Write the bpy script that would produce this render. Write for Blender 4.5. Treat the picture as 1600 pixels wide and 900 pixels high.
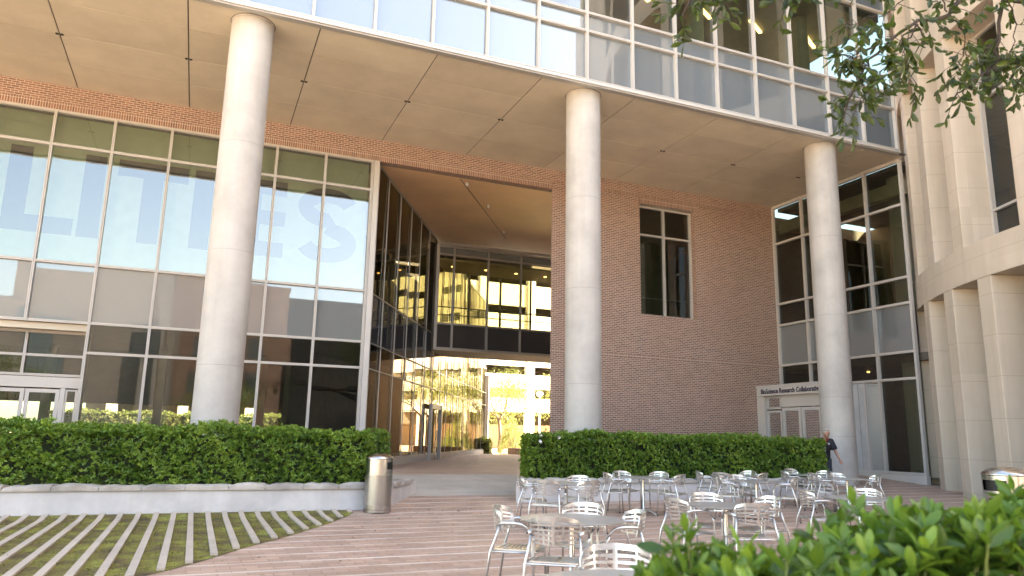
import bpy, bmesh, math, random
import numpy as np
from mathutils import Vector, Matrix
random.seed(7); RNG = np.random.default_rng(7)
for o in list(bpy.data.objects): bpy.data.objects.remove(o)
SC = bpy.context.scene; COL = SC.collection
R = math.radians

# ------------------------------------------------------------------ camera
cam = bpy.data.cameras.new('camera'); co = bpy.data.objects.new('camera', cam); COL.objects.link(co)
pi_, ro, ya, F = R(11.4112), R(1.13064), R(22.6302), 1158.55
fwd = Vector((math.sin(ya)*math.cos(pi_), math.cos(ya)*math.cos(pi_), math.sin(pi_)))
r0 = Vector((math.cos(ya), -math.sin(ya), 0)); u0 = r0.cross(fwd)
rr = math.cos(ro)*r0 + math.sin(ro)*u0; uu = -math.sin(ro)*r0 + math.cos(ro)*u0
M = Matrix((rr, uu, -fwd)).transposed().to_4x4(); M.translation = Vector((0, 0, 1.47))
co.matrix_world = M
cam.sensor_width = 36; cam.lens = F/1600*36; cam.clip_start = .05; cam.clip_end = 3000
cam.dof.use_dof = True; cam.dof.focus_distance = 11; cam.dof.aperture_fstop = 3.2
SC.camera = co
# ------------------------------------------------------------------ light
SUN_AZ, SUN_EL = R(115), R(40)          # azimuth clockwise from +Y
w = bpy.data.worlds.new('World'); SC.world = w; w.use_nodes = True
nt = w.node_tree; bg = nt.nodes['Background']; sky = nt.nodes.new('ShaderNodeTexSky')
sky.sky_type = 'NISHITA'; sky.sun_disc = False; sky.sun_elevation = SUN_EL; sky.sun_rotation = SUN_AZ
sky.air_density = 1.0; sky.dust_density = 1.2; sky.ozone_density = 1.0
nt.links.new(sky.outputs[0], bg.inputs[0]); bg.inputs[1].default_value = .08
sl = bpy.data.lights.new('sun', 'SUN'); sl.energy = 5.0; sl.angle = R(.5); sl.color = (1, .93, .82)
so = bpy.data.objects.new('sun', sl); COL.objects.link(so)
sd = Vector((math.sin(SUN_AZ)*math.cos(SUN_EL), math.cos(SUN_AZ)*math.cos(SUN_EL), math.sin(SUN_EL)))
so.rotation_euler = sd.to_track_quat('Z', 'Y').to_euler(); so.location = (0, 0, 60)
vs = SC.view_settings
vs.view_transform = 'Standard'; vs.look = 'None'; vs.gamma = 1; vs.use_curve_mapping = False
vs.exposure = 3.85
vs.use_white_balance = True; vs.white_balance_temperature = 8200; vs.white_balance_tint = 11
SC.render.engine = 'CYCLES'
SC.cycles.max_bounces = 8; SC.cycles.transparent_max_bounces = 16; SC.cycles.diffuse_bounces = 4
SC.cycles.glossy_bounces = 4; SC.cycles.caustics_reflective = False; SC.cycles.caustics_refractive = False

# ------------------------------------------------------------------ materials
def nmat(name):
    m = bpy.data.materials.new(name); m.use_nodes = True
    return m, m.node_tree, m.node_tree.nodes['Principled BSDF']
def N(t, ty, **k):
    n = t.nodes.new(ty)
    for a, b in k.items(): setattr(n, a, b)
    return n
def val(t, x, sock):
    if isinstance(x, (int, float)): sock.default_value = x
    elif isinstance(x, tuple): sock.default_value = (*x, 1) if len(x) == 3 else x
    else: t.links.new(x, sock)
def mth(t, op, a, b=0.0, c=0.0):
    n = N(t, 'ShaderNodeMath', operation=op)
    val(t, a, n.inputs[0]); val(t, b, n.inputs[1]); val(t, c, n.inputs[2]); return n.outputs[0]
def mix(t, f, a, b, mode='MIX'):
    n = N(t, 'ShaderNodeMix', data_type='RGBA', blend_type=mode)
    val(t, f, n.inputs['Factor']); val(t, a, n.inputs[6]); val(t, b, n.inputs[7]); return n.outputs[2]
def noise(t, vec, sc, det=4, rough=.55, out='Fac', dist=0):
    n = N(t, 'ShaderNodeTexNoise'); n.inputs['Scale'].default_value = sc
    n.inputs['Detail'].default_value = det; n.inputs['Roughness'].default_value = rough; n.inputs['Distortion'].default_value = dist
    if vec is not None: t.links.new(vec, n.inputs['Vector'])
    return n.outputs[out]
def ramp(t, f, pts):
    n = N(t, 'ShaderNodeValToRGB'); e = n.color_ramp.elements
    while len(e) < len(pts): e.new(.5)
    for i, (p, c) in enumerate(pts):
        e[i].position = p; e[i].color = (*c, 1) if isinstance(c, tuple) else (c, c, c, 1)
    t.links.new(f, n.inputs[0]); return n.outputs[0]
def geo(t):                                                # world position: every surface here stays where it is built
    return N(t, 'ShaderNodeNewGeometry').outputs['Position']
def sep(t, v):
    n = N(t, 'ShaderNodeSeparateXYZ'); t.links.new(v, n.inputs[0]); return n.outputs
def comb(t, x, y, z=0.0):
    n = N(t, 'ShaderNodeCombineXYZ'); val(t, x, n.inputs[0]); val(t, y, n.inputs[1]); val(t, z, n.inputs[2]); return n.outputs[0]
def scl(t, v, s):
    n = N(t, 'ShaderNodeVectorMath', operation='MULTIPLY'); t.links.new(v, n.inputs[0]); n.inputs[1].default_value = s; return n.outputs[0]
def bump(t, b, h, st, dist=.01):
    n = N(t, 'ShaderNodeBump'); n.inputs['Strength'].default_value = st; n.inputs['Distance'].default_value = dist
    t.links.new(h, n.inputs['Height']); t.links.new(n.outputs[0], b.inputs['Normal'])

def plain(name, c, rough=.5, metal=0, var=.12, sc=3.0, bmp=0.0, bsc=60, obj=False, spec=.5):
    m, t, b = nmat(name)
    v = N(t, 'ShaderNodeTexCoord').outputs['Object'] if obj else geo(t)
    f = noise(t, v, sc, 5)
    d = tuple(max(0, x*(1-var)) for x in c); l = tuple(min(1, x*(1+var)) for x in c)
    t.links.new(ramp(t, f, [(.3, d), (.7, l)]), b.inputs['Base Color'])
    b.inputs['Roughness'].default_value = rough; b.inputs['Metallic'].default_value = metal
    b.inputs['Specular IOR Level'].default_value = spec
    if bmp: bump(t, b, noise(t, v, bsc, 3), bmp)
    return m

def brick_mat(name, ang, swap=False):
    m, t, b = nmat(name); p = geo(t); s = sep(t, p)
    u = mth(t, 'ADD', mth(t, 'MULTIPLY', s[0], math.cos(ang)), mth(t, 'MULTIPLY', s[1], math.sin(ang)))
    bt = N(t, 'ShaderNodeTexBrick')
    if swap: v = comb(t, s[2], u)
    else: v = comb(t, u, s[2])
    t.links.new(v, bt.inputs['Vector'])
    bt.inputs['Scale'].default_value = 1; bt.offset = 0 if swap else .5
    bt.inputs['Brick Width'].default_value = .24 if swap else .203; bt.inputs['Row Height'].default_value = .0677
    bt.inputs['Mortar Size'].default_value = .0085; bt.inputs['Mortar Smooth'].default_value = .25; bt.inputs['Bias'].default_value = -.1
    bt.inputs['Color1'].default_value = (.30, .158, .118, 1); bt.inputs['Color2'].default_value = (.175, .092, .076, 1)
    bt.inputs['Mortar'].default_value = (.58, .50, .42, 1)
    c = mix(t, ramp(t, noise(t, p, .5, 7, .7), [(.42, 0.0), (.8, .45)]), bt.outputs['Color'], (.30, .17, .12), 'MIX')
    # darker accent courses
    t.links.new(c, b.inputs['Base Color']); b.inputs['Roughness'].default_value = .85
    bump(t, b, mth(t, 'SUBTRACT', 1.0, bt.outputs['Fac']), .5, .006)
    return m

def paving_mat(name, tint, dark=False):
    m, t, b = nmat(name); p = geo(t); s = sep(t, p); a = R(-1.5)
    u = mth(t, 'ADD', mth(t, 'MULTIPLY', s[0], math.cos(a)), mth(t, 'MULTIPLY', s[1], -math.sin(a)))
    v = mth(t, 'ADD', mth(t, 'MULTIPLY', s[0], math.sin(a)), mth(t, 'MULTIPLY', s[1], math.cos(a)))
    bt = N(t, 'ShaderNodeTexBrick'); t.links.new(comb(t, u, v), bt.inputs['Vector']); bt.inputs['Scale'].default_value = 1
    bt.inputs['Brick Width'].default_value = .30; bt.inputs['Row Height'].default_value = .1375
    bt.inputs['Mortar Size'].default_value = .006; bt.inputs['Mortar Smooth'].default_value = .3; bt.inputs['Bias'].default_value = 0
    bt.inputs['Color1'].default_value = (*[x*1.12 for x in tint], 1); bt.inputs['Color2'].default_value = (*[x*.84 for x in tint], 1)
    bt.inputs['Mortar'].default_value = (*[x*.62 for x in tint], 1)
    k = mth(t, 'FRACT', mth(t, 'DIVIDE', v, .55))
    band = mth(t, 'LESS_THAN', k, .13)
    bn = noise(t, comb(t, mth(t, 'MULTIPLY', s[0], .7), mth(t, 'MULTIPLY', s[1], 5)), 1, 3)
    bf = mth(t, 'MULTIPLY', band, ramp(t, bn, [(.36, .25), (.6, 1.0)]))
    c = mix(t, bf, bt.outputs['Color'], (.66, .57, .49))
    st = noise(t, p, .55, 6, .65)
    c = mix(t, 1.0, c, ramp(t, st, [(.3, (.78, .76, .75)), (.55, (1, 1, 1)), (.75, (1.0, 1.0, 1.0))]), 'MULTIPLY')
    sp = ramp(t, noise(t, p, 38, 2), [(.24, .35), (.33, 1.0)])
    c = mix(t, 1.0, c, sp, 'MULTIPLY')
    wear = ramp(t, noise(t, p, 2.2, 6, .7), [(.5, 0.0), (.75, .5)])
    c = mix(t, wear, c, (.43, .33, .26))
    t.links.new(c, b.inputs['Base Color'])
    t.links.new(ramp(t, noise(t, p, 1.1, 4), [(.3, .55), (.7, .8)]), b.inputs['Roughness'])
    bump(t, b, mth(t, 'ADD', mth(t, 'SUBTRACT', 1.0, bt.outputs['Fac']), mth(t, 'MULTIPLY', noise(t, p, 45, 3), .5)), .35, .005)
    return m

def concrete_mat(name, c, joints=(), grime=.12, zmod=0, streak=True, vj=0, jw=.008):
    m, t, b = nmat(name); p = geo(t); s = sep(t, p)
    f = noise(t, p, 1.1, 7, .62)
    col = ramp(t, f, [(.3, tuple(x*(1-grime) for x in c)), (.62, c)])
    if streak:
        g = noise(t, scl(t, p, (3.2, 3.2, .16)), 1, 5, .6)
        col = mix(t, ramp(t, g, [(.48, 0.0), (.74, .45)]), col, tuple(x*y for x, y in zip(c, (.72, .69, .64))))
    jf = None
    for z in joints:
        k = mth(t, 'LESS_THAN', mth(t, 'ABSOLUTE', mth(t, 'SUBTRACT', s[2], z)), jw)
        jf = k if jf is None else mth(t, 'MAXIMUM', jf, k)
    if zmod:
        jf = mth(t, 'LESS_THAN', mth(t, 'FRACT', mth(t, 'DIVIDE', s[2], zmod)), jw*2/zmod)
        # each lift of precast a slightly different tone
        wn = N(t, 'ShaderNodeTexWhiteNoise', noise_dimensions='1D')
        t.links.new(mth(t, 'FLOOR', mth(t, 'ADD', mth(t, 'DIVIDE', s[2], zmod), mth(t, 'MULTIPLY', mth(t, 'FLOOR', mth(t, 'MULTIPLY', s[0], 1.3)), 7.3))), wn.inputs['W'])
        col = mix(t, 1.0, col, ramp(t, wn.outputs['Value'], [(0, (.93, .92, .90)), (1, (1.03, 1.02, 1.02))]), 'MULTIPLY')
    if jf is not None:
        col = mix(t, mth(t, 'MULTIPLY', jf, .38), col, tuple(x*.35 for x in c))
    t.links.new(col, b.inputs['Base Color']); b.inputs['Roughness'].default_value = .8
    bump(t, b, noise(t, p, 55, 4), .12, .004)
    return m

def glass_mat(name, tint, refl, wav=.02, gc=(.80, .84, .85)):
    m, t, b = nmat(name); t.nodes.remove(b)
    out = t.nodes['Material Output']
    tr = N(t, 'ShaderNodeBsdfTransparent'); tr.inputs[0].default_value = (*tint, 1)
    gl = N(t, 'ShaderNodeBsdfGlossy'); gl.inputs[0].default_value = (*gc, 1); gl.inputs['Roughness'].default_value = .0
    fr = N(t, 'ShaderNodeFresnel'); fr.inputs[0].default_value = 1.52
    f = mth(t, 'ADD', mth(t, 'MULTIPLY', fr.outputs[0], 1-refl), refl)
    bp = N(t, 'ShaderNodeBump'); bp.inputs['Strength'].default_value = wav; bp.inputs['Distance'].default_value = .05
    t.links.new(noise(t, geo(t), .9, 2, .4), bp.inputs['Height']); t.links.new(bp.outputs[0], gl.inputs['Normal'])
    mx = N(t, 'ShaderNodeMixShader'); t.links.new(f, mx.inputs[0]); t.links.new(tr.outputs[0], mx.inputs[1]); t.links.new(gl.outputs[0], mx.inputs[2])
    t.links.new(mx.outputs[0], out.inputs[0]); return m

def spandrel_mat(name, c, refl):
    m, t, b = nmat(name); t.nodes.remove(b); out = t.nodes['Material Output']
    df = N(t, 'ShaderNodeBsdfDiffuse'); df.inputs[0].default_value = (*c, 1)
    gl = N(t, 'ShaderNodeBsdfGlossy'); gl.inputs[0].default_value = (.80, .84, .86, 1); gl.inputs['Roughness'].default_value = .012
    fr = N(t, 'ShaderNodeFresnel'); fr.inputs[0].default_value = 1.52
    mx = N(t, 'ShaderNodeMixShader'); t.links.new(mth(t, 'ADD', mth(t, 'MULTIPLY', fr.outputs[0], 1-refl), refl), mx.inputs[0])
    t.links.new(df.outputs[0], mx.inputs[1]); t.links.new(gl.outputs[0], mx.inputs[2]); t.links.new(mx.outputs[0], out.inputs[0]); return m

def leaf_mat(name, c1, c2, c3, trans=.28, rough=.38):
    m, t, b = nmat(name); out = t.nodes['Material Output']
    at = N(t, 'ShaderNodeAttribute', attribute_name='tone')
    col = ramp(t, at.outputs['Fac'], [(0, c1), (.55, c2), (1, c3)])
    t.links.new(col, b.inputs['Base Color']); b.inputs['Roughness'].default_value = rough; b.inputs['Specular IOR Level'].default_value = .45
    tl = N(t, 'ShaderNodeBsdfTranslucent'); t.links.new(mix(t, .5, col, (.25, .4, .03)), tl.inputs[0])
    mx = N(t, 'ShaderNodeMixShader'); mx.inputs[0].default_value = trans
    t.links.new(b.outputs[0], mx.inputs[1]); t.links.new(tl.outputs[0], mx.inputs[2]); t.links.new(mx.outputs[0], out.inputs[0]); return m

def emis(name, c, s):
    m, t, b = nmat(name); b.inputs['Base Color'].default_value = (*c, 1)
    b.inputs['Emission Color'].default_value = (*c, 1); b.inputs['Emission Strength'].default_value = s; return m

A_PASS = R(61)
def soffit_mat():
    m, t, b = nmat('painted_soffit_panel'); p = geo(t); s = sep(t, p)
    wn = N(t, 'ShaderNodeTexWhiteNoise', noise_dimensions='2D')
    t.links.new(comb(t, mth(t, 'FLOOR', mth(t, 'DIVIDE', mth(t, 'ADD', s[0], 1.08), 3.05)), mth(t, 'FLOOR', mth(t, 'DIVIDE', mth(t, 'SUBTRACT', s[1], 17.24), 1.66))), wn.inputs['Vector'])
    c = ramp(t, noise(t, p, .8, 6, .65), [(.3, (.56, .49, .39)), (.7, (.68, .60, .48))])
    c = mix(t, 1.0, c, ramp(t, wn.outputs['Value'], [(0, (.91, .905, .90)), (1, (1.04, 1.04, 1.04))]), 'MULTIPLY')
    c = mix(t, ramp(t, noise(t, scl(t, p, (.5, 2.5, 1)), 1.6, 6, .7), [(.58, 0.0), (.8, .25)]), c, (.40, .33, .25))
    t.links.new(c, b.inputs['Base Color']); b.inputs['Roughness'].default_value = .7; bump(t, b, noise(t, p, 20, 3), .06, .004); return m
M_ = dict(
    paver=paving_mat('clay_pavers', (.46, .30, .22)),
    frame=plain('white_aluminium', (.49, .465, .44), .38, 0, .04, .7),
    framegrey=plain('grey_aluminium', (.42, .40, .38), .4, .3, .05, .7),
    gap=plain('dark_gasket', (.12, .11, .10), .8),
    soffit=soffit_mat(),
    column=concrete_mat('column_concrete', (.45, .42, .39), (1.7, 2.92, 5.54, 8.15), .24, jw=.007),
    stone=concrete_mat('precast_stone', (.57, .49, .405), (), .08, 1.1),
    stone2=concrete_mat('pale_render', (.55, .50, .45), (), .1),
    planter=concrete_mat('planter_concrete', (.60, .565, .55), (), .30),
    coping=concrete_mat('coping_stone', (.46, .405, .35), (), .6, 0, False),
    pathc=concrete_mat('ramp_concrete', (.47, .405, .33), (), .2, 0, False),
    brick=brick_mat('red_brick', 0), brick_end=brick_mat('red_brick_skew', A_PASS), brick_y=brick_mat('red_brick_cross', R(90)), soldier=brick_mat('soldier_brick', 0, True),
    glass=glass_mat('green_tinted_glass', (.70, .78, .68), .175, .04, (.80, .82, .82)), glassd=glass_mat('dark_tinted_glass', (.34, .40, .33), .06),
    glassup=glass_mat('upper_floor_glass', (.42, .52, .45), .16, .03), office_inner=plain('office_inner_wall', (.20, .22, .20), .8),
    glassb=glass_mat('bridge_glass', (.62, .64, .47), .05),
    glassp=glass_mat('bronze_tinted_glass', (.13, .125, .09), .30, .012, (.50, .46, .36)),
    spandrel=spandrel_mat('grey_spandrel', (.17, .185, .19), .12), spandreld=spandrel_mat('charcoal_spandrel', (.05, .05, .055), .05),
    spandrelu=spandrel_mat('pale_spandrel', (.14, .165, .185), .15),
    inner=plain('interior_wall', (.25, .20, .15), .8), floor=plain('interior_floor', (.12, .10, .08), .5),
    ceil=plain('interior_ceiling', (.55, .48, .36), .8), scrim=plain('olive_scrim', (.43, .46, .35), .8, 0, .05),
    letter=plain('dark_lettering', (.035, .03, .045), .6), navy=plain('navy_lettering', (.025, .02, .05), .4),
    steel=None, dark=plain('black_opening', (.012, .011, .010), .6), rubber=plain('black_rubber', (.03, .03, .03), .7),
    bark=plain('tree_bark', (.10, .075, .055), .9, 0, .4, 20, .6, 40), twig=plain('twig', (.032, .022, .016), .8, 0, .3, 30),
    soil=plain('soil', (.05, .035, .022), .95, 0, .3, 9, .5),
    lawn=None, bounce=concrete_mat('bounce_concrete', (.60, .53, .45), (), .12, 0, False), strip=concrete_mat('edging_stone', (.48, .40, .325), (), .22, 0, False),
    skin=plain('skin', (.36, .19, .13), .5, 0, .08, 9, obj=True), polo=plain('black_polo', (.012, .011, .018), .8, 0, .2, 12, obj=True),
    jeans=plain('dark_trousers', (.03, .035, .05), .85, obj=True), hair=plain('grey_hair', (.34, .30, .25), .6, 0, .25, 40, obj=True), white=plain('white_card', (.8, .8, .8), .5),
    red=plain('red_scarf_trim', (.35, .02, .02), .7), lamp=emis('warm_light', (1, .60, .25), .9), tube=emis('tube_light', (1, .93, .8), 2),
    ground=plain('far_ground', (.55, .44, .33), .9, 0, .15, .3), grassy=plain('lawn_grass', (.07, .10, .02), .9, 0, .4, 2.5, .6, 30),
    hedge=leaf_mat('hedge_leaf', (.055, .115, .018), (.13, .235, .032), (.27, .38, .06)),
    fore=leaf_mat('foreground_leaf', (.028, .07, .012), (.070, .155, .022), (.16, .27, .04), .32, .42),
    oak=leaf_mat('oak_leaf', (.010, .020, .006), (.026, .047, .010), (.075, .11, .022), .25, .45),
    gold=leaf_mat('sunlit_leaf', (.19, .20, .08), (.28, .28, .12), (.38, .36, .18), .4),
    litter=leaf_mat('dry_leaf', (.07, .04, .02), (.16, .10, .04), (.22, .20, .06), .1, .7),
    moss=leaf_mat('moss_blade', (.09, .075, .015), (.14, .145, .022), (.21, .22, .035), .2, .8),
)
# brushed stainless / cast aluminium
def metal_mat(name, c, rough, aniso_z=False, var=.12):
    m, t, b = nmat(name); v = N(t, 'ShaderNodeTexCoord').outputs['Object']
    b.inputs['Base Color'].default_value = (*c, 1); b.inputs['Metallic'].default_value = 1
    sv = scl(t, v, (4, 4, 220)) if aniso_z else scl(t, v, (25, 25, 25))
    t.links.new(ramp(t, noise(t, sv, 1, 3), [(.3, rough*(1-var*2)), (.7, rough*(1+var*2))]), b.inputs['Roughness'])
    if aniso_z: bump(t, b, noise(t, sv, 1, 3), .06, .002)
    return m
M_['steel'] = metal_mat('brushed_stainless', (.50, .48, .455), .22, True)
M_['alu'] = metal_mat('cast_aluminium', (.62, .605, .59), .36)
M_['tabletop'] = plain('grey_tabletop', (.32, .295, .26), .42, .15, .05, 4, obj=True)
def perf_mat():
    m, t, b = nmat('perforated_steel'); v = sep(t, N(t, 'ShaderNodeTexCoord').outputs['Object'])
    ang = mth(t, 'MULTIPLY', mth(t, 'ARCTAN2', v[1], v[0]), .27)
    row = mth(t, 'FLOOR', mth(t, 'DIVIDE', v[2], .0125))
    a = mth(t, 'SUBTRACT', mth(t, 'FRACT', mth(t, 'ADD', mth(t, 'DIVIDE', ang, .0145), mth(t, 'MULTIPLY', row, .5))), .5)
    c = mth(t, 'SUBTRACT', mth(t, 'FRACT', mth(t, 'DIVIDE', v[2], .0125)), .5)
    r = mth(t, 'SQRT', mth(t, 'ADD', mth(t, 'MULTIPLY', a, a), mth(t, 'MULTIPLY', c, c)))
    hole = mth(t, 'LESS_THAN', r, .27)
    t.links.new(mix(t, hole, (.50, .47, .43), (.035, .03, .03)), b.inputs['Base Color'])
    t.links.new(mth(t, 'SUBTRACT', 1.0, hole), b.inputs['Metallic']); b.inputs['Roughness'].default_value = .33
    return m
M_['perf'] = perf_mat()
def lawn_mat():
    m, t, b = nmat('mossy_ground'); p = geo(t)
    f = noise(t, scl(t, p, (1, 1.0, 1)), 2.2, 7, .7, dist=.6); g = noise(t, p, 22, 4, .7)
    c = ramp(t, mth(t, 'ADD', mth(t, 'MULTIPLY', f, .75), mth(t, 'MULTIPLY', g, .25)),
             [(.36, (.060, .042, .024)), (.45, (.12, .085, .028)), (.53, (.17, .15, .028)), (.63, (.27, .29, .045))])
    t.links.new(c, b.inputs['Base Color']); b.inputs['Roughness'].default_value = .95
    bump(t, b, mth(t, 'ADD', f, g), .9, .03); return m
M_['lawn'] = lawn_mat()

# ------------------------------------------------------------------ mesh helpers
def wloc(o):
    v = Vector((0, 0, 0))
    while o is not None: v = v + o.location; o = o.parent
    return v
class MB:
    def __init__(s): s.v = []; s.f = []
    def add(s, vs, fs):
        k = len(s.v); s.v += [tuple(p) for p in vs]; s.f += [tuple(i+k for i in f) for f in fs]; return s
    def box(s, x0, x1, y0, y1, z0, z1):
        return s.obox((x0, y0, z0), (x1-x0, 0, 0), (0, y1-y0, 0), (0, 0, z1-z0))
    def obox(s, o, a, b, c):
        o, a, b, c = map(Vector, (o, a, b, c))
        vs = [o, o+a, o+a+b, o+b, o+c, o+a+c, o+a+b+c, o+b+c]
        fs = [(0, 3, 2, 1), (4, 5, 6, 7), (0, 1, 5, 4), (1, 2, 6, 5), (2, 3, 7, 6), (3, 0, 4, 7)]
        if a.cross(b).dot(c) < 0: fs = [f[::-1] for f in fs]
        return s.add(vs, fs)
    def bar(s, p, q, w, h, up=(0, 0, 1)):                       # box beam along p-q
        p, q = Vector(p), Vector(q); d = (q-p).normalized(); up = Vector(up)
        a = d.cross(up).normalized(); b = a.cross(d)
        return s.obox(p-a*w/2-b*h/2, q-p, a*w, b*h)
    def quad(s, *p): return s.add(p, [tuple(range(len(p)))])
    def prism(s, poly, z0, z1):
        n = len(poly); vs = [(x, y, z0) for x, y in poly]+[(x, y, z1) for x, y in poly]
        return s.add(vs, [tuple(range(n))[::-1], tuple(range(n, 2*n))]+[(i, (i+1) % n, n+(i+1) % n, n+i) for i in range(n)])
    def lathe(s, prof, n=32, c=(0, 0, 0), cap=True, seg=None):
        c = Vector(c); k0 = len(prof); vs = []; fs = []
        for r, z in prof:
            for i in range(n):
                a = 2*math.pi*i/n; vs.append((c.x+r*math.cos(a), c.y+r*math.sin(a), c.z+z))
        for j in range(k0-1):
            for i in range(n):
                if seg and not seg(j, i): continue
                a, b = j*n+i, j*n+(i+1) % n; fs.append((a, b, b+n, a+n))
        if cap: fs += [tuple(range(n))[::-1], tuple(range((k0-1)*n, k0*n))]
        return s.add(vs, fs)
    def tube(s, pts, r, n=8, close=True):
        pts = [Vector(p) for p in pts]; m = len(pts); rs = r if isinstance(r, (list, tuple)) else [r]*m
        vs = []; fs = []; up = None
        for i, p in enumerate(pts):
            d = (pts[min(i+1, m-1)]-pts[max(i-1, 0)]).normalized()
            if up is None:
                up = d.orthogonal().normalized()
            else: up = (up-d*up.dot(d)).normalized()
            b = d.cross(up)
            for k in range(n):
                a = 2*math.pi*k/n; vs.append(p+(up*math.cos(a)+b*math.sin(a))*rs[i])
        for i in range(m-1):
            for k in range(n):
                a, b = i*n+k, i*n+(k+1) % n; fs.append((a, b, b+n, a+n))
        if close: fs += [tuple(range(n))[::-1], tuple(range((m-1)*n, m*n))]
        return s.add(vs, fs)
    def build(s, name, mat, parent=None, smooth=False, bevel=0, origin=None, world=True):
        me = bpy.data.meshes.new(name)
        off = Vector((0, 0, 0))
        o = bpy.data.objects.new(name, me); COL.objects.link(o)
        if parent is not None: o.parent = parent; off = wloc(parent) if world else off
        elif origin is not None: off = Vector(origin); o.location = off
        me.from_pydata([(p[0]-off.x, p[1]-off.y, p[2]-off.z) for p in s.v], [], s.f)
        me.materials.append(M_[mat] if isinstance(mat, str) else mat)
        if smooth: me.polygons.foreach_set('use_smooth', [True]*len(me.polygons))
        if bevel:
            b = o.modifiers.new('bevel', 'BEVEL'); b.width = bevel; b.segments = 2; b.limit_method = 'ANGLE'; b.angle_limit = R(40)
        return o
def smooth_angle(o, a=40):
    me = o.data; me.polygons.foreach_set('use_smooth', [True]*len(me.polygons))
    try: me.set_sharp_from_angle(angle=R(a))
    except Exception: pass
def tag(o, label=None, cat=None, group=None, kind=None):
    if label: o['label'] = label
    if cat: o['category'] = cat
    if group: o['group'] = group
    if kind: o['kind'] = kind
    return o
def empty(name, loc, label, cat, group=None):
    o = bpy.data.objects.new(name, None); COL.objects.link(o); o.location = loc; o.empty_display_size = .3
    return tag(o, label, cat, group)
def copy_tree(o, parent=None):
    c = o.copy(); COL.objects.link(c); c.parent = parent
    for ch in list(o.children): copy_tree(ch, c)
    return c
def gz(y): return min(max(.07*(y-14.2), 0), .42)

# ------------------------------------------------------------------ ground
def sheet(name, mat, x0, x1, y0, y1, off=0, step=None, xs=None):
    ys = sorted({y0, y1, *[y for y in (14.2, 20.2) if y0 < y < y1]}); b = MB()
    for a, c in zip(ys[:-1], ys[1:]):
        b.quad((x0, a, gz(a)+off), (x1, a, gz(a)+off), (x1, c, gz(c)+off), (x0, c, gz(c)+off))
    return tag(b.build(name, mat), kind='structure')
b = MB()
for a, c in ((-60, 14.2), (14.2, 20.2), (20.2, 44)): b.quad((-60, a, gz(a)), (60, a, gz(a)), (60, c, gz(c)), (-60, c, gz(c)))
tag(b.build('brick_plaza_paving', 'paver'), kind='structure')
b = MB()
for a in ((-900, -60, -900, 900), (60, 900, -900, 900), (-60, 60, -900, -60)): b.quad((a[0], a[2], -.02), (a[1], a[2], -.02), (a[1], a[3], -.02), (a[0], a[3], -.02))
b.quad((-60, 44, .40), (60, 44, .40), (60, 900, .40), (-60, 900, .40))
tag(b.build('ground', 'ground'), kind='structure')
b = MB(); b.quad((-60, -37, .004), (26, -37, .004), (26, -4, .004), (-60, -4, .004)); b.quad((-60, -4, .004), (-14, -4, .004), (-14, 12.9, .004), (-60, 12.9, .004))  # pale ground added out of view to bounce sunlight up under the soffit
tag(b.build('bounce_paving', 'bounce'), kind='structure')
# concrete ramp band between the planters, with saw-cut joints
pb = MB()
y0, y1 = 16.45, 20.5
xs = [-12, 4.95] if False else None
def rampq(x0, x1, a, c, off=.004):
    for p, q in ((a, min(c, 20.2)), (max(a, 20.2), c)):
        if q-p > 1e-6: pb.quad((x0, p, gz(p)+off), (x1, p, gz(p)+off), (x1, q, gz(q)+off), (x0, q, gz(q)+off))
k = 4.2
while k < 11.5:
    for j in range(3):
        a = y0+(y1-y0)*j/3; rampq(k+.006, k+1.43, a+.006, a+(y1-y0)/3-.006)
    k += 1.44
tag(pb.build('concrete_path', 'pathc'), kind='structure')

# mossy bed and its stone strips
ARC = [(3.22, 15.3), (3.0, 14.75), (2.2, 13.05), (1.41, 11.66), (.73, 10.6), (.12, 9.5), (-.45, 8.7), (-1.3, 7.6), (-2.5, 6.4), (-4.0, 5.3), (-6, 4.3), (-9, 3.6), (-13, 3.3)]
def arcY(x):
    for (xa, ya_), (xb, yb) in zip(ARC[:-1], ARC[1:]):
        if xb <= x <= xa: return ya_+(yb-ya_)*(x-xa)/(xb-xa)
    return ARC[-1][1] if x < -13 else 99
WY = 14.84
b = MB(); xs_ = np.arange(-13, 3.0, .25)
for xa in xs_:
    xb = min(xa+.25, 2.905); ya_, yb = arcY(xa), arcY(xb)
    def col(x, y): return (x, y, gz(y)+.006)
    if ya_ < WY: (b.quad(col(xa, ya_), col(xb, min(yb, 14.2)), col(xb, 14.2), col(xa, 14.2)), b.quad(col(xa, 14.2), col(xb, max(14.2, min(yb, WY))), col(xb, WY), col(xa, WY))) if ya_ < 14.2 else b.quad(col(xa, ya_), col(xb, min(yb, WY)), col(xb, WY), col(xa, WY))
tag(b.build('mossy_lawn', 'lawn'), kind='structure')
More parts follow.
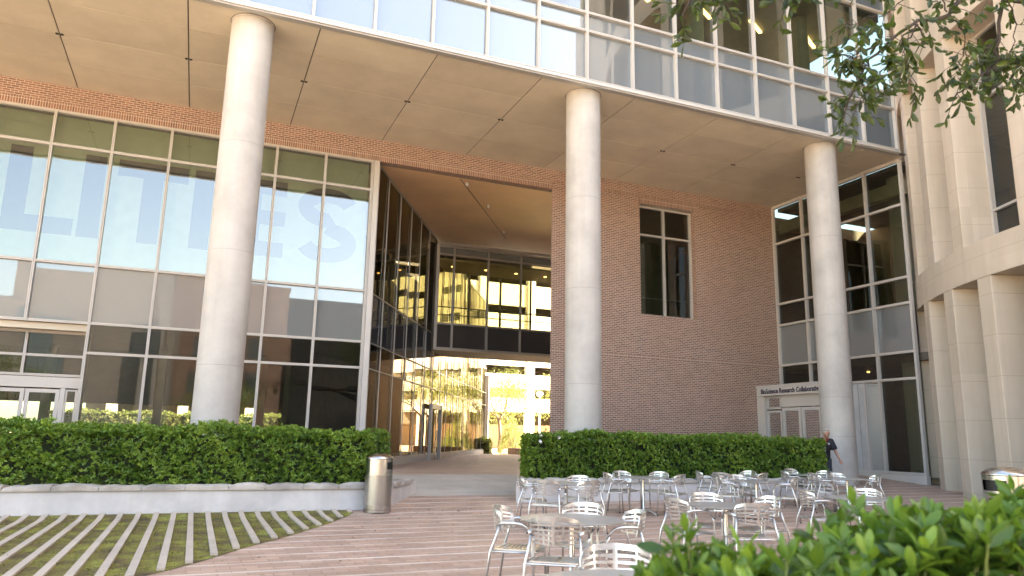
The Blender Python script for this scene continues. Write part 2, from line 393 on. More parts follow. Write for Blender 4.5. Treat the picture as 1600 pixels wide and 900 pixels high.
# blades / moss tufts
def leaf_cloud(name, P, Dn, L, W, tone, mat, parent=None, detailed=False, fold=.25, curl=.15, kind=None, up=None):
    """P base points, Dn unit directions, L length, W width arrays -> one mesh of folded leaves"""
    n = len(P); L = np.asarray(L).reshape(n, 1); W = np.asarray(W).reshape(n, 1)
    ref = RNG.normal(size=(n, 3)) if up is None else up+RNG.normal(size=(n, 3))*.35
    S = np.cross(Dn, ref); S /= np.linalg.norm(S, axis=1, keepdims=True)+1e-9
    U = np.cross(S, Dn)
    if detailed:
        ks = [(0, 0, 0), (.28, .36, 0), (.62, .5, 0), (.88, .25, 0), (1, 0, 0), (.88, -.25, 0), (.62, -.5, 0), (.28, -.36, 0), (.3, 0, 1), (.62, 0, 1), (.87, 0, 1)]
        fc = [(0, 8, 1), (0, 7, 8), (1, 8, 9, 2), (8, 7, 6, 9), (2, 9, 10, 3), (9, 6, 5, 10), (3, 10, 4), (10, 5, 4)]
    else:
        ks = [(0, 0, 0), (.55, .5, 0), (1, 0, 0), (.55, -.5, 0), (.55, 0, 1)]
        fc = [(0, 4, 1), (1, 4, 2), (0, 3, 4), (4, 3, 2)]
    V = np.empty((n, len(ks), 3))
    for i, (a, s_, m_) in enumerate(ks):
        V[:, i] = P+Dn*L*a+S*W*s_-U*(W*fold*m_)+U*(L*curl*(-a*a))
    V = V.reshape(-1, 3)
    off = np.array(wloc(parent)) if parent is not None else 0
    me = bpy.data.meshes.new(name); V = V-off
    nk = len(ks); li = []; ls = []; 
    base = np.arange(n)*nk
    allf = []; sizes = []
    for f in fc: allf.append(base[:, None]+np.array(f)[None, :]); sizes.append(len(f))
    loops = np.concatenate([a.reshape(-1) for a in allf]); tot = np.concatenate([np.full(n, s_) for s_ in sizes])
    start = np.concatenate([[0], np.cumsum(tot)[:-1]])
    me.vertices.add(len(V)); me.vertices.foreach_set('co', V.astype(np.float32).ravel())
    me.loops.add(len(loops)); me.loops.foreach_set('vertex_index', loops.astype(np.int32))
    me.polygons.add(len(tot)); me.polygons.foreach_set('loop_start', start.astype(np.int32))
    at = me.attributes.new('tone', 'FLOAT', 'POINT'); at.data.foreach_set('value', np.repeat(np.clip(tone, 0, 1), nk).astype(np.float32))
    me.update(calc_edges=True); me.validate()
    me.polygons.foreach_set('use_smooth', [True]*len(me.polygons))
    me.materials.append(M_[mat]); o = bpy.data.objects.new(name, me); COL.objects.link(o)
    if parent is not None: o.parent = parent
    if kind: o['kind'] = kind
    return o
def unit(a): return a/(np.linalg.norm(a, axis=1, keepdims=True)+1e-9)
n = 26000
X = RNG.uniform(-7.5, 2.85, n); Y = RNG.uniform(4, 14.8, n)
keep = np.array([Y[i] > arcY(X[i])+.03 for i in range(n)]); X, Y = X[keep], Y[keep]; n = len(X)
clump = np.sin(X*5.1+np.cos(Y*3.7)*2)+np.sin(Y*6.3+X*2.2)+RNG.normal(size=n)*.8; k_ = clump > -.3; X, Y = X[k_], Y[k_]; n = len(X)
Z = np.clip(.07*(Y-14.2), 0, .42)+.004
D = unit(np.c_[RNG.normal(size=n), RNG.normal(size=n), RNG.uniform(.25, 1.3, n)])
leaf_cloud('grass', np.c_[X, Y, Z], D, RNG.uniform(.015, .05, n), RNG.uniform(.006, .013, n), RNG.beta(2, 2, n), 'moss', kind='stuff')
# stone strips
SX = [2.86-.277*i for i in range(44)]
for i, x in enumerate(SX):
    ya_ = arcY(x+.04)+.03; 
    if WY-.03-ya_ < .12: continue
    b = MB(); w_ = .042; ys = sorted({ya_, WY-.02, *([14.2] if ya_ < 14.2 else [])})
    for a, c in zip(ys[:-1], ys[1:]):
        h = .034
        vs = [(x-w_, a, gz(a)-.02), (x+w_, a, gz(a)-.02), (x+w_, c, gz(c)-.02), (x-w_, c, gz(c)-.02), (x-w_, a, gz(a)+h), (x+w_, a, gz(a)+h), (x+w_, c, gz(c)+h), (x-w_, c, gz(c)+h)]
        b.add(vs, [(4, 5, 6, 7), (1, 2, 6, 5), (3, 0, 4, 7)]+([(0, 1, 5, 4)] if a == ya_ else [])+([(2, 3, 7, 6)] if c == ys[-1] else []))
    tag(b.build('edging_strip', 'strip', origin=(x, ya_, gz(ya_))), 'narrow pale stone strip laid in the mossy bed, in the row below the left planter', 'stone strip', 'stone strips across the mossy bed')

# ------------------------------------------------------------------ curtain walls
FL = .42
def curtain(bld, p0, ang, ss, zs, cell, fmat='frame', mw=.062, md=.13, mats=None, part='curtain_wall', setb=.05, jit=.004, ends=True):
    """frame part with one pane / panel sub-part per opening; cell(i,j)-> 'g','s','d' or None"""
    d = Vector((math.cos(ang), math.sin(ang), 0)); n = Vector((d.y, -d.x, 0)); p0 = Vector((p0[0], p0[1], 0))
    f = MB(); up = Vector((0, 0, 1))
    def P(s, z, o=0): return p0+d*s+n*o+up*z
    def strip(s0, s1, z0, z1, vert):
        # back body plus two proud faces with a shadow groove between them
        f.obox(P(s0, z0, -md/2), d*(s1-s0), -n*(-(md-.022)) if False else n*(md-.022), up*(z1-z0))
        if vert:
            w3 = (s1-s0)*.38
            f.obox(P(s0+.001, z0, md/2-.022), d*w3, n*.022, up*(z1-z0)); f.obox(P(s1-.001-w3, z0, md/2-.022), d*w3, n*.022, up*(z1-z0))
        else:
            w3 = (z1-z0)*.38
            f.obox(P(s0, z0+.001, md/2-.022), d*(s1-s0), n*.019, up*w3); f.obox(P(s0, z1-.001-w3, md/2-.022), d*(s1-s0), n*.019, up*w3)
    for s_ in (ss if ends else ss[1:-1]): strip(s_-mw/2, s_+mw/2, zs[0]-mw/2, zs[-1]+mw/2, True)
    for a, c in zip(ss[:-1], ss[1:]):
        for z in zs: strip(a+mw/2, c-mw/2, z-mw/2+.001, z+mw/2-.001, False)
    fo = f.build(part, fmat, bld)
    for i, (a, c) in enumerate(zip(ss[:-1], ss[1:])):
        for j, (z0, z1) in enumerate(zip(zs[:-1], zs[1:])):
            k = cell(i, j)
            if not k: continue
            mt = mats[k]; q = MB(); e = mw/2-.006
            t0, t1 = [RNG.normal()*jit for _ in range(2)]
            cs = []
            for (s_, z) in ((a+e, z0+e), (c-e, z0+e), (c-e, z1-e), (a+e, z1-e)):
                cs.append(P(s_, z, -setb+t0*(s_-(a+c)/2)+t1*(z-(z0+z1)/2)))
            q.quad(*cs)
            q.build('glass_pane' if k in 'gvdbp' else 'spandrel_panel', mt, fo)
    return fo

# ================================================================== OFFICE BUILDING
ob = empty('office_building', (11.5, 23.9, FL), 'large brick and glass office block whose upper floors overhang the plaza on white columns', 'building')
YE, YW, ZS = 17.25, 23.9, 11.39
COLX = [.41, 9.66, 18.78]
for x in (-8.9, *COLX):
    m = MB(); m.lathe([(.50, gz(18)-.03), (.50, ZS-.05), (.515, ZS-.05), (.515, ZS-.004)], 64, (x, 18, 0)); c = m.build('column', 'column', ob); smooth_angle(c)
    # soft reveal ring at the soffit
    m = MB(); m.lathe([(.53, ZS-.006), (.53, ZS-.001)], 64, (x, 18, 0)); m.build('collar', 'gap', c)
# soffit panels
m = MB(); jx = [-1.08+3.05*k for k in range(-6, 9)]; jy = [YE+.12, 18.9, 20.56, 22.22, YW-.01]
for i, (a, c) in enumerate(zip(jx[:-1], jx[1:])):
    for d_, e_ in zip(jy[:-1], jy[1:]):
        if a > 22: continue
        c2 = min(c, 22.0); m.box(a+.016, c2-.016, d_+.010, e_-.010, ZS, ZS+.02)
s_ = m.build('soffit', 'soffit', ob)
m = MB(); m.box(-19.3, 22, YE+.02, YW, ZS+.021, ZS+.05); m.build('backing', 'gap', s_)
for x in jx[3:-1]:
    if x > 21: continue
    for dx in (-.055, .055):
        m = MB(); m.lathe([(.035, ZS-.02), (.045, ZS-.001)], 14, (x+dx, 20.56, 0)); m.build('soffit_light', 'dark', ob)
# fascia
m = MB(); m.box(-19.3, 21.62, YE-.09, YE+.1, ZS-.012, ZS+.075); m.build('fascia', 'frame', ob)
m = MB(); m.box(-19.3, 21.6, YE-.04, YE+.13, ZS-.05, ZS-.0125); m.build('drip_edge', 'framegrey', ob)
# upper curtain wall
us = [1.525*k for k in range(0, 23)]; ux0 = 21.57-1.525*22
uz = [ZS+.10, 13.02, 13.60, 16.7, 17.3]
UC = curtain(ob, (ux0, YE), 0, us, uz, lambda i, j: ('s' if j < 2 or j == 3 else 'g') if i >= 7 else None, mats=dict(s='spandrelu', g='glassup'), mw=.07)
m = MB(); m.box(ux0, ux0+1.525*7, YE+.06, YE+.08, ZS+.1, 17.3); m.build('dark_glazing', 'spandrelu', ob)
# floors above, out of the picture
m = MB()
for k in range(3): m.box(-19.3, 21.6, YE-.02, YE+.1, 17.34+k*4.2, 18.6+k*4.2)
m.build('upper_band', 'frame', ob)
m = MB()
for k in range(3): m.box(-19.3, 21.6, YE+.02, YE+.09, 18.62+k*4.2, 21.5+k*4.2)
m.build('upper_glazing', 'spandrelu', ob)
m = MB(); m.box(-19.3, 21.6, YE-.1, YE+.3, 29.95, 31); m.box(-19.3, 21.6, YE+.31, 38, 30, 30.4); m.box(-19.6, -19.32, YE, 38, ZS, 30.6); m.box(-19.3, 21.6, 37.8, 38, ZS+.1, 30)
m.box(21.65, 21.98, 24.5, 37.7, .42, 29.9); m.build('roof', 'stone2', ob)
# upper interior
m = MB(); m.box(-19.2, 21.5, YE+.2, 37.7, 13.2, 13.5); m.build('floor_slab', 'floor', ob)
m = MB(); m.box(-19.2, 21.5, YE+.25, 37.7, 16.5, 16.9); m.build('ceiling', 'office_inner', ob)
m = MB(); m.box(-19.2, 21.5, 24.4, 24.6, 13.5, 16.5)
m.build('inner_wall', 'office_inner', ob)
m = MB()
for x in (-8.9, .41, 9.66, 14.2, 18.78): m.lathe([(.3, 13.5), (.3, 16.5)], 20, (x, 18.6, 0))
m.build('inner_column', 'ceil', ob)
for x in (12.3, 14.9, 17.2, 19.8):
    m = MB(); m.obox((x, 19.2, 16.42), (.9, .5, 0), (-.06, .1, 0), (0, 0, .06)); m.build('ceiling_light', 'lamp', ob)
# brick lintel band over the left wing and passage, soldier course below
m = MB(); m.box(-19.3, 11.5, YW, YW+.3, 10.86, ZS+.02); m.build('brick_band', 'brick', ob)
m = MB(); m.box(-19.3, 11.5, YW-.035, YW+.3, 10.62, 10.857); m.build('soldier_course', 'soldier', ob)
# brick wing with a recessed window
X0, X1, wx0, wx1, wz0, wz1, dp = 11.5, 21.99, 15.33, 17.95, 6.2, 10.63, .42
dx = math.cos(A_PASS); dy = math.sin(A_PASS); Lp = (44-YW)/dy
m = MB()
def wall_y(x0, x1, z0, z1): m.box(x0, x1, YW, YW+.4, z0, z1)
m2 = MB()
m.quad((X0, YW, FL-.05), (wx0, YW, FL-.05), (wx0, YW, ZS+.01), (X0, YW, ZS+.01)); m.quad((wx1, YW, FL-.05), (X1, YW, FL-.05), (X1, YW, ZS+.01), (wx1, YW, ZS+.01))
m.quad((wx0, YW, FL-.05), (wx1, YW, FL-.05), (wx1, YW, wz0), (wx0, YW, wz0)); m.quad((wx0, YW, wz1), (wx1, YW, wz1), (wx1, YW, ZS+.01), (wx0, YW, ZS+.01))
m.quad((wx0, YW, wz0), (wx1, YW, wz0), (wx1, YW+dp, wz0), (wx0, YW+dp, wz0)); m.quad((wx0, YW, wz1), (wx0, YW+dp, wz1), (wx1, YW+dp, wz1), (wx1, YW, wz1))
bw = m.build('brick_wall', 'brick', ob)
m = MB(); m.quad((wx0, YW, wz0), (wx0, YW+dp, wz0), (wx0, YW+dp, wz1), (wx0, YW, wz1)); m.build('window_reveal', 'brick_y', ob)
m = MB(); m.quad((wx1, YW, wz0), (wx1, YW, wz1), (wx1, YW+dp, wz1), (wx1, YW+dp, wz0)); m.build('window_reveal', 'brick_y', ob)
m = MB(); m.quad((X0, YW, FL-.05), (X0, YW, ZS), (X0+dx*Lp, 44, ZS), (X0+dx*Lp, 44, FL-.05)); m.quad((X0+dx*Lp, 44, FL-.05), (X0+dx*Lp, 44, ZS), (24.5, 44, ZS), (24.5, 44, FL-.05)); m.quad((24.5, 44, FL-.05), (24.5, 44, ZS), (24.5, 38, ZS), (24.5, 38, FL-.05)); m.quad((X0+dx*Lp-3, 37.9, ZS-.002), (24.5, 37.9, ZS-.002), (24.5, 44, ZS-.002), (X0+dx*Lp, 44, ZS-.002)); m.build('passage_wall', 'brick_end', ob)
m = MB(); m.box(wx0-.002, wx1+.14, YW-.03, YW-.001, wz1+.002, wz1+.235); m.build('window_lintel', 'soldier', ob)
for z in (4.52, 10.9):                                        # projecting accent courses
    m = MB(); m.box(X0+.003 if z < 9 else X0, X1, YW-.022, YW-.001, z, z+.1) ; m.build('accent_course', 'soldier', ob)
curtain(ob, (wx0, YW+.34), 0, [.03, (wx1-wx0)/2, wx1-wx0-.03], [wz0+.03, 9.45, wz1-.03], lambda i, j: 'g', mats=dict(g='glassd'), part='window', mw=.07)
m = MB(); m.tube([(wx0, YW+.7, 7.0), (wx1, YW+.7, 7.0)], .02, 8); m.build('inner_rail', 'frame', ob)
m = MB(); m.box(wx0-1, wx1+1, YW+3.4, YW+3.5, 5.5, 11); m.box(wx0-1, wx1+1, YW+.45, YW+3.4, 5.6, 5.7); m.box(wx0-1, wx1+1, YW+.45, YW+3.4, 10.9, 11); m.build('room_wall', 'inner', ob)
# passage ceiling
m = MB(); cz = 10.6
m.quad((4.9, YW+.3, cz+.01), (30, YW+.3, cz+.01), (30, 38, cz+.01), (4.9, 38, cz+.01)); m.build('passage_ceiling', plain('warm_glow_ceiling', (.78, .50, .31), .45, 0, .08, .8), ob)  # orange glow of bounced sunlight put into the ceiling colour
for p_ in ((8.39, 24.6), (10.05, 26.75), (12.03, 29.96)):
    m = MB(); m.lathe([(.05, cz-.12), (.06, cz)], 12, (p_[0], p_[1], 0)); m.build('spotlight', 'frame', ob)
m = MB(); m.tube([(8.0, 24.25, cz-.01), (12.6, 31.1, cz-.01)], .012, 6); m.build('conduit', 'gap', ob)
# right-hand curtain wall (faces the passage side), with the entrance portal
rs = [0.04, 1.65, 3.25, 4.81, 6.34]
rz = [FL+.14, 3.68, 4.58, 6.24, 7.13, 9.71, 11.30]
curtain(ob, (22, YW), R(-90), rs, rz, lambda i, j: 's' if j == 2 else ('g' if not (j == 0 and i < 3) else None), mats=dict(s='spandrel', g='glassd'), mw=.085)
m = MB(); m.box(21.97, 22.1, 17.5, YW-.01, 11.36, ZS-.002); m.build('head_flashing', 'frame', ob)
m = MB(); m.box(21.9, 22.08, 17.5, 20.3, gz(17.5)-.02, FL+.09); m.build('base_flashing', 'frame', ob)
m = MB(); m.box(21.94, 22.05, 19.70, 19.76, .5, 3.62); m.build('mullion', 'frame', ob)
m = MB(); m.quad((22.04, 19.13, .55), (22.04, 19.71, .55), (22.04, 19.71, 3.64), (22.04, 19.13, 3.64)); m.build('glass_pane', 'glassd', ob)
for a, c in ((19.765, 20.02), (20.03, 20.34)):
    m = MB(); m.box(21.96, 22.02, a+.006, c-.006, .5, 3.62); m.build('metal_panel', plain('panel_grey', (.42, .42, .43), .5), ob)
m = MB(); m.box(22.3, 30, 15, YW, 4.3, 4.55); m.box(22.3, 30, 15, YW, 11.2, 11.35); m.box(22.2, 36, 12, 36, .42, .45); m.build('floor_slab', 'floor', ob)
m = MB(); m.box(22.9, 23.3, 18.2, 18.9, .45, 11.2); m.box(22.7, 23.0, 22.2, 22.6, .45, 11.2); m.build('inner_column', 'stone2', ob); m = MB(); m.box(28, 28.2, 13, 30, .45, 11.2); m.build('inner_wall', 'inner', ob); m = MB(); m.box(22.2, 28, YW+.6, YW+.8, .45, 11.2); m.build('inner_wall', 'inner', ob)
m = MB(); m.box(22.25, 22.5, 17.7, YW-.05, 10.2, 10.7); m.build('pale_strip', 'ceil', ob)  # pale ceiling-coloured strip behind the top row of panes
for p_ in ((24, 19, 4.25), (25.4, 20.4, 4.25), (24.2, 21.5, 4.25), (24, 18.6, 11.15), (25.5, 19.6, 11.15), (26.4, 18.4, 11.15)):
    m = MB(); m.lathe([(.06, p_[2]), (.06, p_[2]+.03)], 12, (p_[0], p_[1], 0)); m.build('ceiling_light', 'lamp', ob)
# portal
pf = 20.7; 
m = MB(); m.box(pf, 22, 20.36, YW-.01, 3.3, 3.62); m.box(pf, 22, YW-.42, YW-.012, FL-.02, 3.299); m.box(pf, 22, 20.36, 20.62, FL-.02, 3.299); m.box(pf-.05, 22, 20.32, YW-.008, 3.62, 3.69)
po = m.build('entrance_portal', 'frame', ob, bevel=.008)
m = MB(); m.box(pf-.12, pf-.001, 20.35, YW-.34, 3.27, 3.6); sg = m.build('sign_board', 'frame', po)
def text_mesh(name, s, size, mat, parent, M4, extr=.006, off=0.0, sx=1.0):
    c = bpy.data.curves.new(name+'_curve', 'FONT'); c.body = s; c.size = size; c.extrude = extr; c.offset = off; c.resolution_u = 3
    t_ = bpy.data.objects.new('tmp', c); me = bpy.data.meshes.new_from_object(t_); bpy.data.objects.remove(t_)
    me.transform(Matrix.Diagonal((sx, 1, 1, 1))); me.transform(M4); me.transform(Matrix.Translation(-wloc(parent)))
    me.materials.clear(); me.materials.append(M_[mat]); o = bpy.data.objects.new(name, me); COL.objects.link(o); o.parent = parent; return o
def frame_at(p, xdir, n=None):                                   # text plane: x along xdir, y up
    x = Vector(xdir).normalized(); y = Vector((0, 0, 1)); z = x.cross(y)
    return Matrix.Translation(Vector(p)) @ Matrix((x, y, z)).transposed().to_4x4()
text_mesh('lettering', 'BioScience Research Collaborative', .262, 'navy', po, frame_at((pf-.128, YW-.40, 3.352), (0, -1, 0)), .006, .006, .84)
# door wall inside the portal
dxp = pf+.10
def dframe(parent, y0, y1, z0, z1, w, name='frame', t=.05, x=dxp, mat='frame'):
    q = MB(); q.box(x, x+t, y0, y0+w, z0, z1); q.box(x, x+t, y1-w, y1, z0, z1); q.box(x+.001, x+t-.001, y0+w, y1-w, z1-w, z1); q.box(x+.001, x+t-.001, y0+w, y1-w, z0, z0+w)
    return q.build(name, mat, parent)
m = MB(); m.box(dxp-.02, dxp+.05, 20.62, 22.62, 2.83, 3.30); m.build('transom_panel', 'frame', ob)
for (a, c, z0, z1) in ((22.66, YW-.44, FL+.05, 2.70), (22.66, YW-.44, 2.76, 3.26)):
    f_ = dframe(ob, a, c, z0, z1, .07, 'sidelight'); q = MB(); q.quad((dxp+.03, a+.06, z0+.06), (dxp+.03, c-.06, z0+.06), (dxp+.03, c-.06, z1-.06), (dxp+.03, a+.06, z1-.06)); q.build('pane', 'glassd', f_)
for (a, c, sgn) in ((21.66, 22.62, 1), (20.66, 21.62, -1)):
    z0, z1 = FL+.02, 2.80
    f_ = dframe(ob, a, c, z0, z1, .12, 'door'); q = MB(); q.quad((dxp+.03, a+.1, z0+.2), (dxp+.03, c-.1, z0+.2), (dxp+.03, c-.1, z1-.1), (dxp+.03, a+.1, z1-.1)); q.build('pane', 'glassd', f_)
    hy = a+.15 if sgn > 0 else c-.15; q = MB(); q.tube([(dxp-.06, hy, 1.25), (dxp-.06, hy, 1.65)], .014, 8); q.tube([(dxp-.06, hy, 1.3), (dxp, hy, 1.3)], .01, 6); q.tube([(dxp-.06, hy, 1.6), (dxp, hy, 1.6)], .01, 6); q.build('handle', 'steel', f_)

# ================================================================== GLASS PAVILION (left wing + passage wall)
gp = empty('glass_pavilion', (4.95, 23.9, FL), 'glazed wing at left under the overhang, big letters behind its glass', 'building wing')
XL = 4.75; nL = 11; ls_ = [XL-1.555*k for k in range(nL, -1, -1)]; ls0 = ls_[0]; ss = [x-ls0 for x in ls_]
lz = [FL+.1, 3.58, 4.42, 6.10, 9.56, 10.58]
dcols = [i for i, x in enumerate(ls_[:-1]) if -6.3 < x < -3.5]
DC = (min(dcols), max(dcols))
def lcell(i, j):
    if j in (0, 1) and DC[0] <= i <= DC[1]: return None
    return {0: 'v', 1: 'v', 2: 's', 3: 'g', 4: 'g'}[j]
# split the frame so that the door bay stays open
d_ = (DC[0], DC[1]+1)
curtain(gp, (ls0, YW), 0, ss[:d_[0]+1], lz, lcell, mats=dict(v='glassd', s='spandrel', g='glass'), mw=.075)
off_i = d_[0]
curtain(gp, (ls0, YW), 0, ss[d_[0]:d_[1]+1], lz[2:], lambda i, j: {0: 's', 1: 'g', 2: 'g'}[j], mats=dict(s='spandrel', g='glass'), mw=.075, ends=False)
curtain(gp, (ls0, YW), 0, ss[d_[1]:], lz, lambda i, j: lcell(99, j), mats=dict(v='glassd', s='spandrel', g='glass'), mw=.075)
# corner post
m = MB(); m.box(4.80, 4.98, YW-.075, YW+.10, FL-.02, 10.615); m.build('corner_post', 'frame', gp)
m = MB(); m.box(-12.4, ls_[d_[0]], YW-.03, YW+.05, gz(24)-.02, FL+.06); m.box(ls_[d_[1]], 4.79, YW-.03, YW+.05, gz(24)-.02, FL+.06); m.build('sill', 'frame', gp)
# scrim and letters behind the glass
m = MB(); m.box(-12.3, 4.7, YW+.34, YW+.36, 6.15, 10.57); m.build('scrim', 'scrim', gp)
lt = [('L', -5.62, 1.75), ('I', -3.72, .5), ('T', -2.83, 1.95), ('I', -.70, .5), ('T', -.02, 1.1), ('I', .0, 0), ('E', .75, 1.33), ('S', 2.45, 1.98)]
def letter(ch, x, wd, h=2.52, z0=6.98):
    y = YW+.325; m = MB(); st = .56
    if ch == 'L': m.box(x, x+st, y, y+.012, z0, z0+h); m.box(x+st, x+wd, y, y+.012, z0, z0+.5)
    elif ch == 'I': m.box(x, x+st, y, y+.012, z0, z0+h)
    elif ch == 'T': m.box(x, x+wd, y, y+.012, z0+h-.5, z0+h); m.box(x+wd/2-st/2, x+wd/2+st/2, y, y+.012, z0, z0+h-.5)
    elif ch == 'E':
        m.box(x, x+st, y, y+.012, z0, z0+h)
        for zz in (0, h/2-.23, h-.48): m.box(x+st, x+wd, y, y+.012, z0+zz, z0+zz+.48)
    elif ch == 'S':
        w2 = wd/2; pts = []
        for k in range(25):
            a = R(20+250*k/24); pts.append((w2+(w2-.26)*math.cos(a), h*.735+(h*.265-.24)*math.sin(a)))
        for k in range(1, 25):
            a = R(90-250*k/24); pts.append((w2+(w2-.26)*math.cos(a), h*.265+(h*.265-.24)*math.sin(a)))
        for i in range(len(pts)-1):
            (ax, az), (bx, bz) = pts[i], pts[i+1]; dx_, dz_ = bx-ax, bz-az; l = math.hypot(dx_, dz_); nx, nz = -dz_/l*.25, dx_/l*.25
            if i: 
                p0_, p1_ = prev
            else: p0_, p1_ = (ax+nx, az+nz), (ax-nx, az-nz)
            q0, q1 = (bx+nx, bz+nz), (bx-nx, bz-nz)
            m.quad((x+p0_[0], y, z0+p0_[1]), (x+p1_[0], y, z0+p1_[1]), (x+q1[0], y, z0+q1[1]), (x+q0[0], y, z0+q0[1])); prev = (q0, q1)
    m.build('window_letter', 'letter', gp)
for ch, x, wd in (('L', -5.62, 1.78), ('I', -3.72, .5), ('T', -2.83, 1.95), ('I', -.70, .5), ('E', .75, 1.33), ('S', 2.45, 1.98)): letter(ch, x, wd)
# recessed entrance
ex0, ex1 = ls_[d_[0]], ls_[d_[1]]; ye = YW+.55
m = MB(); m.box(ex0+.04, ex1-.04, YW+.07, ye+.08, 4.19, 4.37); m.box(ex0-.02, ex0+.035, YW+.07, ye+.1, FL, 4.19); m.box(ex1-.035, ex1+.02, YW+.07, ye+.1, FL, 4.19); m.build('entrance_recess', 'soffit', gp)
ew = ex1-ex0
curtain(gp, (ex0, ye), 0, [.08, ew/2, ew-.08], [2.95, 3.50, 4.16], lambda i, j: 'v', mats=dict(v='glassd'), mw=.07)
m = MB(); m.box(ex0+.04, ex1-.04, ye-.03, ye+.07, 2.60, 2.90); m.build('door_header', 'frame', gp)
m = MB(); m.box(ex0+.04, ex0+.12, ye-.02, ye+.06, FL, 2.6); m.box(ex1-.13, ex1-.04, ye-.02, ye+.06, FL, 2.6); m.box(ex0+.72, ex0+.84, ye-.02, ye+.06, FL, 2.6); m.box(ex1-.56, ex1-.44, ye-.02, ye+.06, FL, 2.6); m.build('door_frame', 'frame', gp)
def yleaf(parent, x0, x1, z0, z1, y, w, name, hx=None):
    q = MB(); q.box(x0, x0+w, y, y+.05, z0, z1); q.box(x1-w, x1, y, y+.05, z0, z1); q.box(x0+w, x1-w, y+.001, y+.049, z1-w, z1); q.box(x0+w, x1-w, y+.001, y+.049, z0, z0+w*1.6)
    f_ = q.build(name, 'frame', parent); q = MB(); q.quad((x0+w-.01, y+.03, z0+w), (x1-w+.01, y+.03, z0+w), (x1-w+.01, y+.03, z1-w+.01), (x0+w-.01, y+.03, z1-w+.01)); q.build('pane', 'glassd', f_)
    if hx is not None:
        q = MB(); q.tube([(hx, y-.05, 1.3), (hx, y-.05, 1.8)], .015, 8); q.tube([(hx, y-.05, 1.35), (hx, y, 1.35)], .01, 6); q.tube([(hx, y-.05, 1.75), (hx, y, 1.75)], .01, 6); q.build('handle', 'steel', f_)
xa, xb = ex0+.85, ex1-.57; xm = (xa+xb)/2
yleaf(gp, xa, xm-.01, FL+.02, 2.56, ye-.01, .1, 'door', xm-.14); yleaf(gp, xm+.01, xb, FL+.02, 2.56, ye-.01, .1, 'door', xm+.14)
yleaf(gp, ex0+.13, ex0+.71, FL+.02, 2.56, ye, .045, 'sidelight'); yleaf(gp, ex1-.43, ex1-.14, FL+.02, 2.56, ye, .045, 'sidelight')
# interior
m = MB(); m.prism([(-12.4, YW+1), (4.6, YW+1), (4.6+8/math.tan(A_PASS), YW+9), (-12.4, YW+9)], 4.5, 6.0); m.build('floor_slab', 'inner', gp)
m = MB(); m.box(-12.4, 4.6, YW+.45, 40, FL-.03, FL+.01); m.build('inner_floor', 'floor', gp)
m = MB(); m.box(-12.6, 7.3, 34, 34.2, 2.5, 10.6); m.obox((4.97-3.2*dy+dx*1.5, YW+3.2*dx+dy*1.5, FL), (dx*24, dy*24, 0), (-dy*.2, dx*.2, 0), (0, 0, 10.1)); m.box(-12.6, -12.4, YW, 34, FL, 10.6); m.build('inner_wall', 'inner', gp)
m = MB()
for x in (-9, -5.2, -1.5, 2.2): m.box(x, x+.3, 31.4, 31.8, FL, 4.5)
m.build('inner_pier', 'ceil', gp)
m = MB(); m.box(-12.5, 4.9, YW+.2, 38, 10.585, 10.6); m.build('pavilion_roof', 'gap', gp)
# passage side wall
LP = 20.4; ps = [.12+1.605*k for k in range(0, 14)]; ps = [.12]+[1.38+1.7*k for k in range(16)]
pz = [FL+.28, 3.58, 4.42, 6.05, 10.5]
curtain(gp, (4.97, YW+.02), A_PASS, ps[:7], pz, lambda i, j: 'd' if j == 2 else 'p', fmat='framegrey', mats=dict(d='spandreld', p='glassp'), mw=.036, md=.0342)
curtain(gp, (4.97, YW+.02), A_PASS, ps[6:], pz, lambda i, j: 'p', fmat='framegrey', mats=dict(p='glassp'), mw=.036, md=.034, ends=True)
D_ = Vector((dx, dy, 0)); Nn = Vector((dy, -dx, 0)); pw = Vector((4.97, YW+.02, 0))
m = MB(); m.obox(pw+D_*.02+Nn*-.05+Vector((0, 0, FL-.01)), D_*27, Nn*.12, Vector((0, 0, .255))); m.build('base_curb', 'stone2', gp)
m = MB(); m.obox(pw+D_*27.02+Nn*-.12+Vector((0, 0, FL-.01)), D_*.3, Nn*.3, Vector((0, 0, 5.2))); m.build('end_post', 'frame', gp)
# passage door: post, frame and leaf standing proud
pd = pw+D_*9.2+Nn*.06
q = MB(); q.obox(pd+Vector((0, 0, FL)), D_*.08, Nn*.12, Vector((0, 0, 2.45))); q.obox(pd+D_*1.95+Vector((0, 0, FL)), D_*.16, Nn*.16, Vector((0, 0, 2.45))); q.obox(pd+D_*.08+Vector((0, 0, FL+2.25)), D_*1.87, Nn*.13, Vector((0, 0, .2)))
pdo = q.build('side_door', 'frame', gp)
q = MB(); q.obox(pd+D_*.95+Nn*.1+Vector((0, 0, FL+.01)), D_*.06, Nn*.04, Vector((0, 0, 2.2))); q.tube([pd+D_*1.1+Nn*.16+Vector((0, 0, 1.3)), pd+D_*1.1+Nn*.16+Vector((0, 0, 1.7))], .015, 6); q.build('handle', 'steel', pdo)

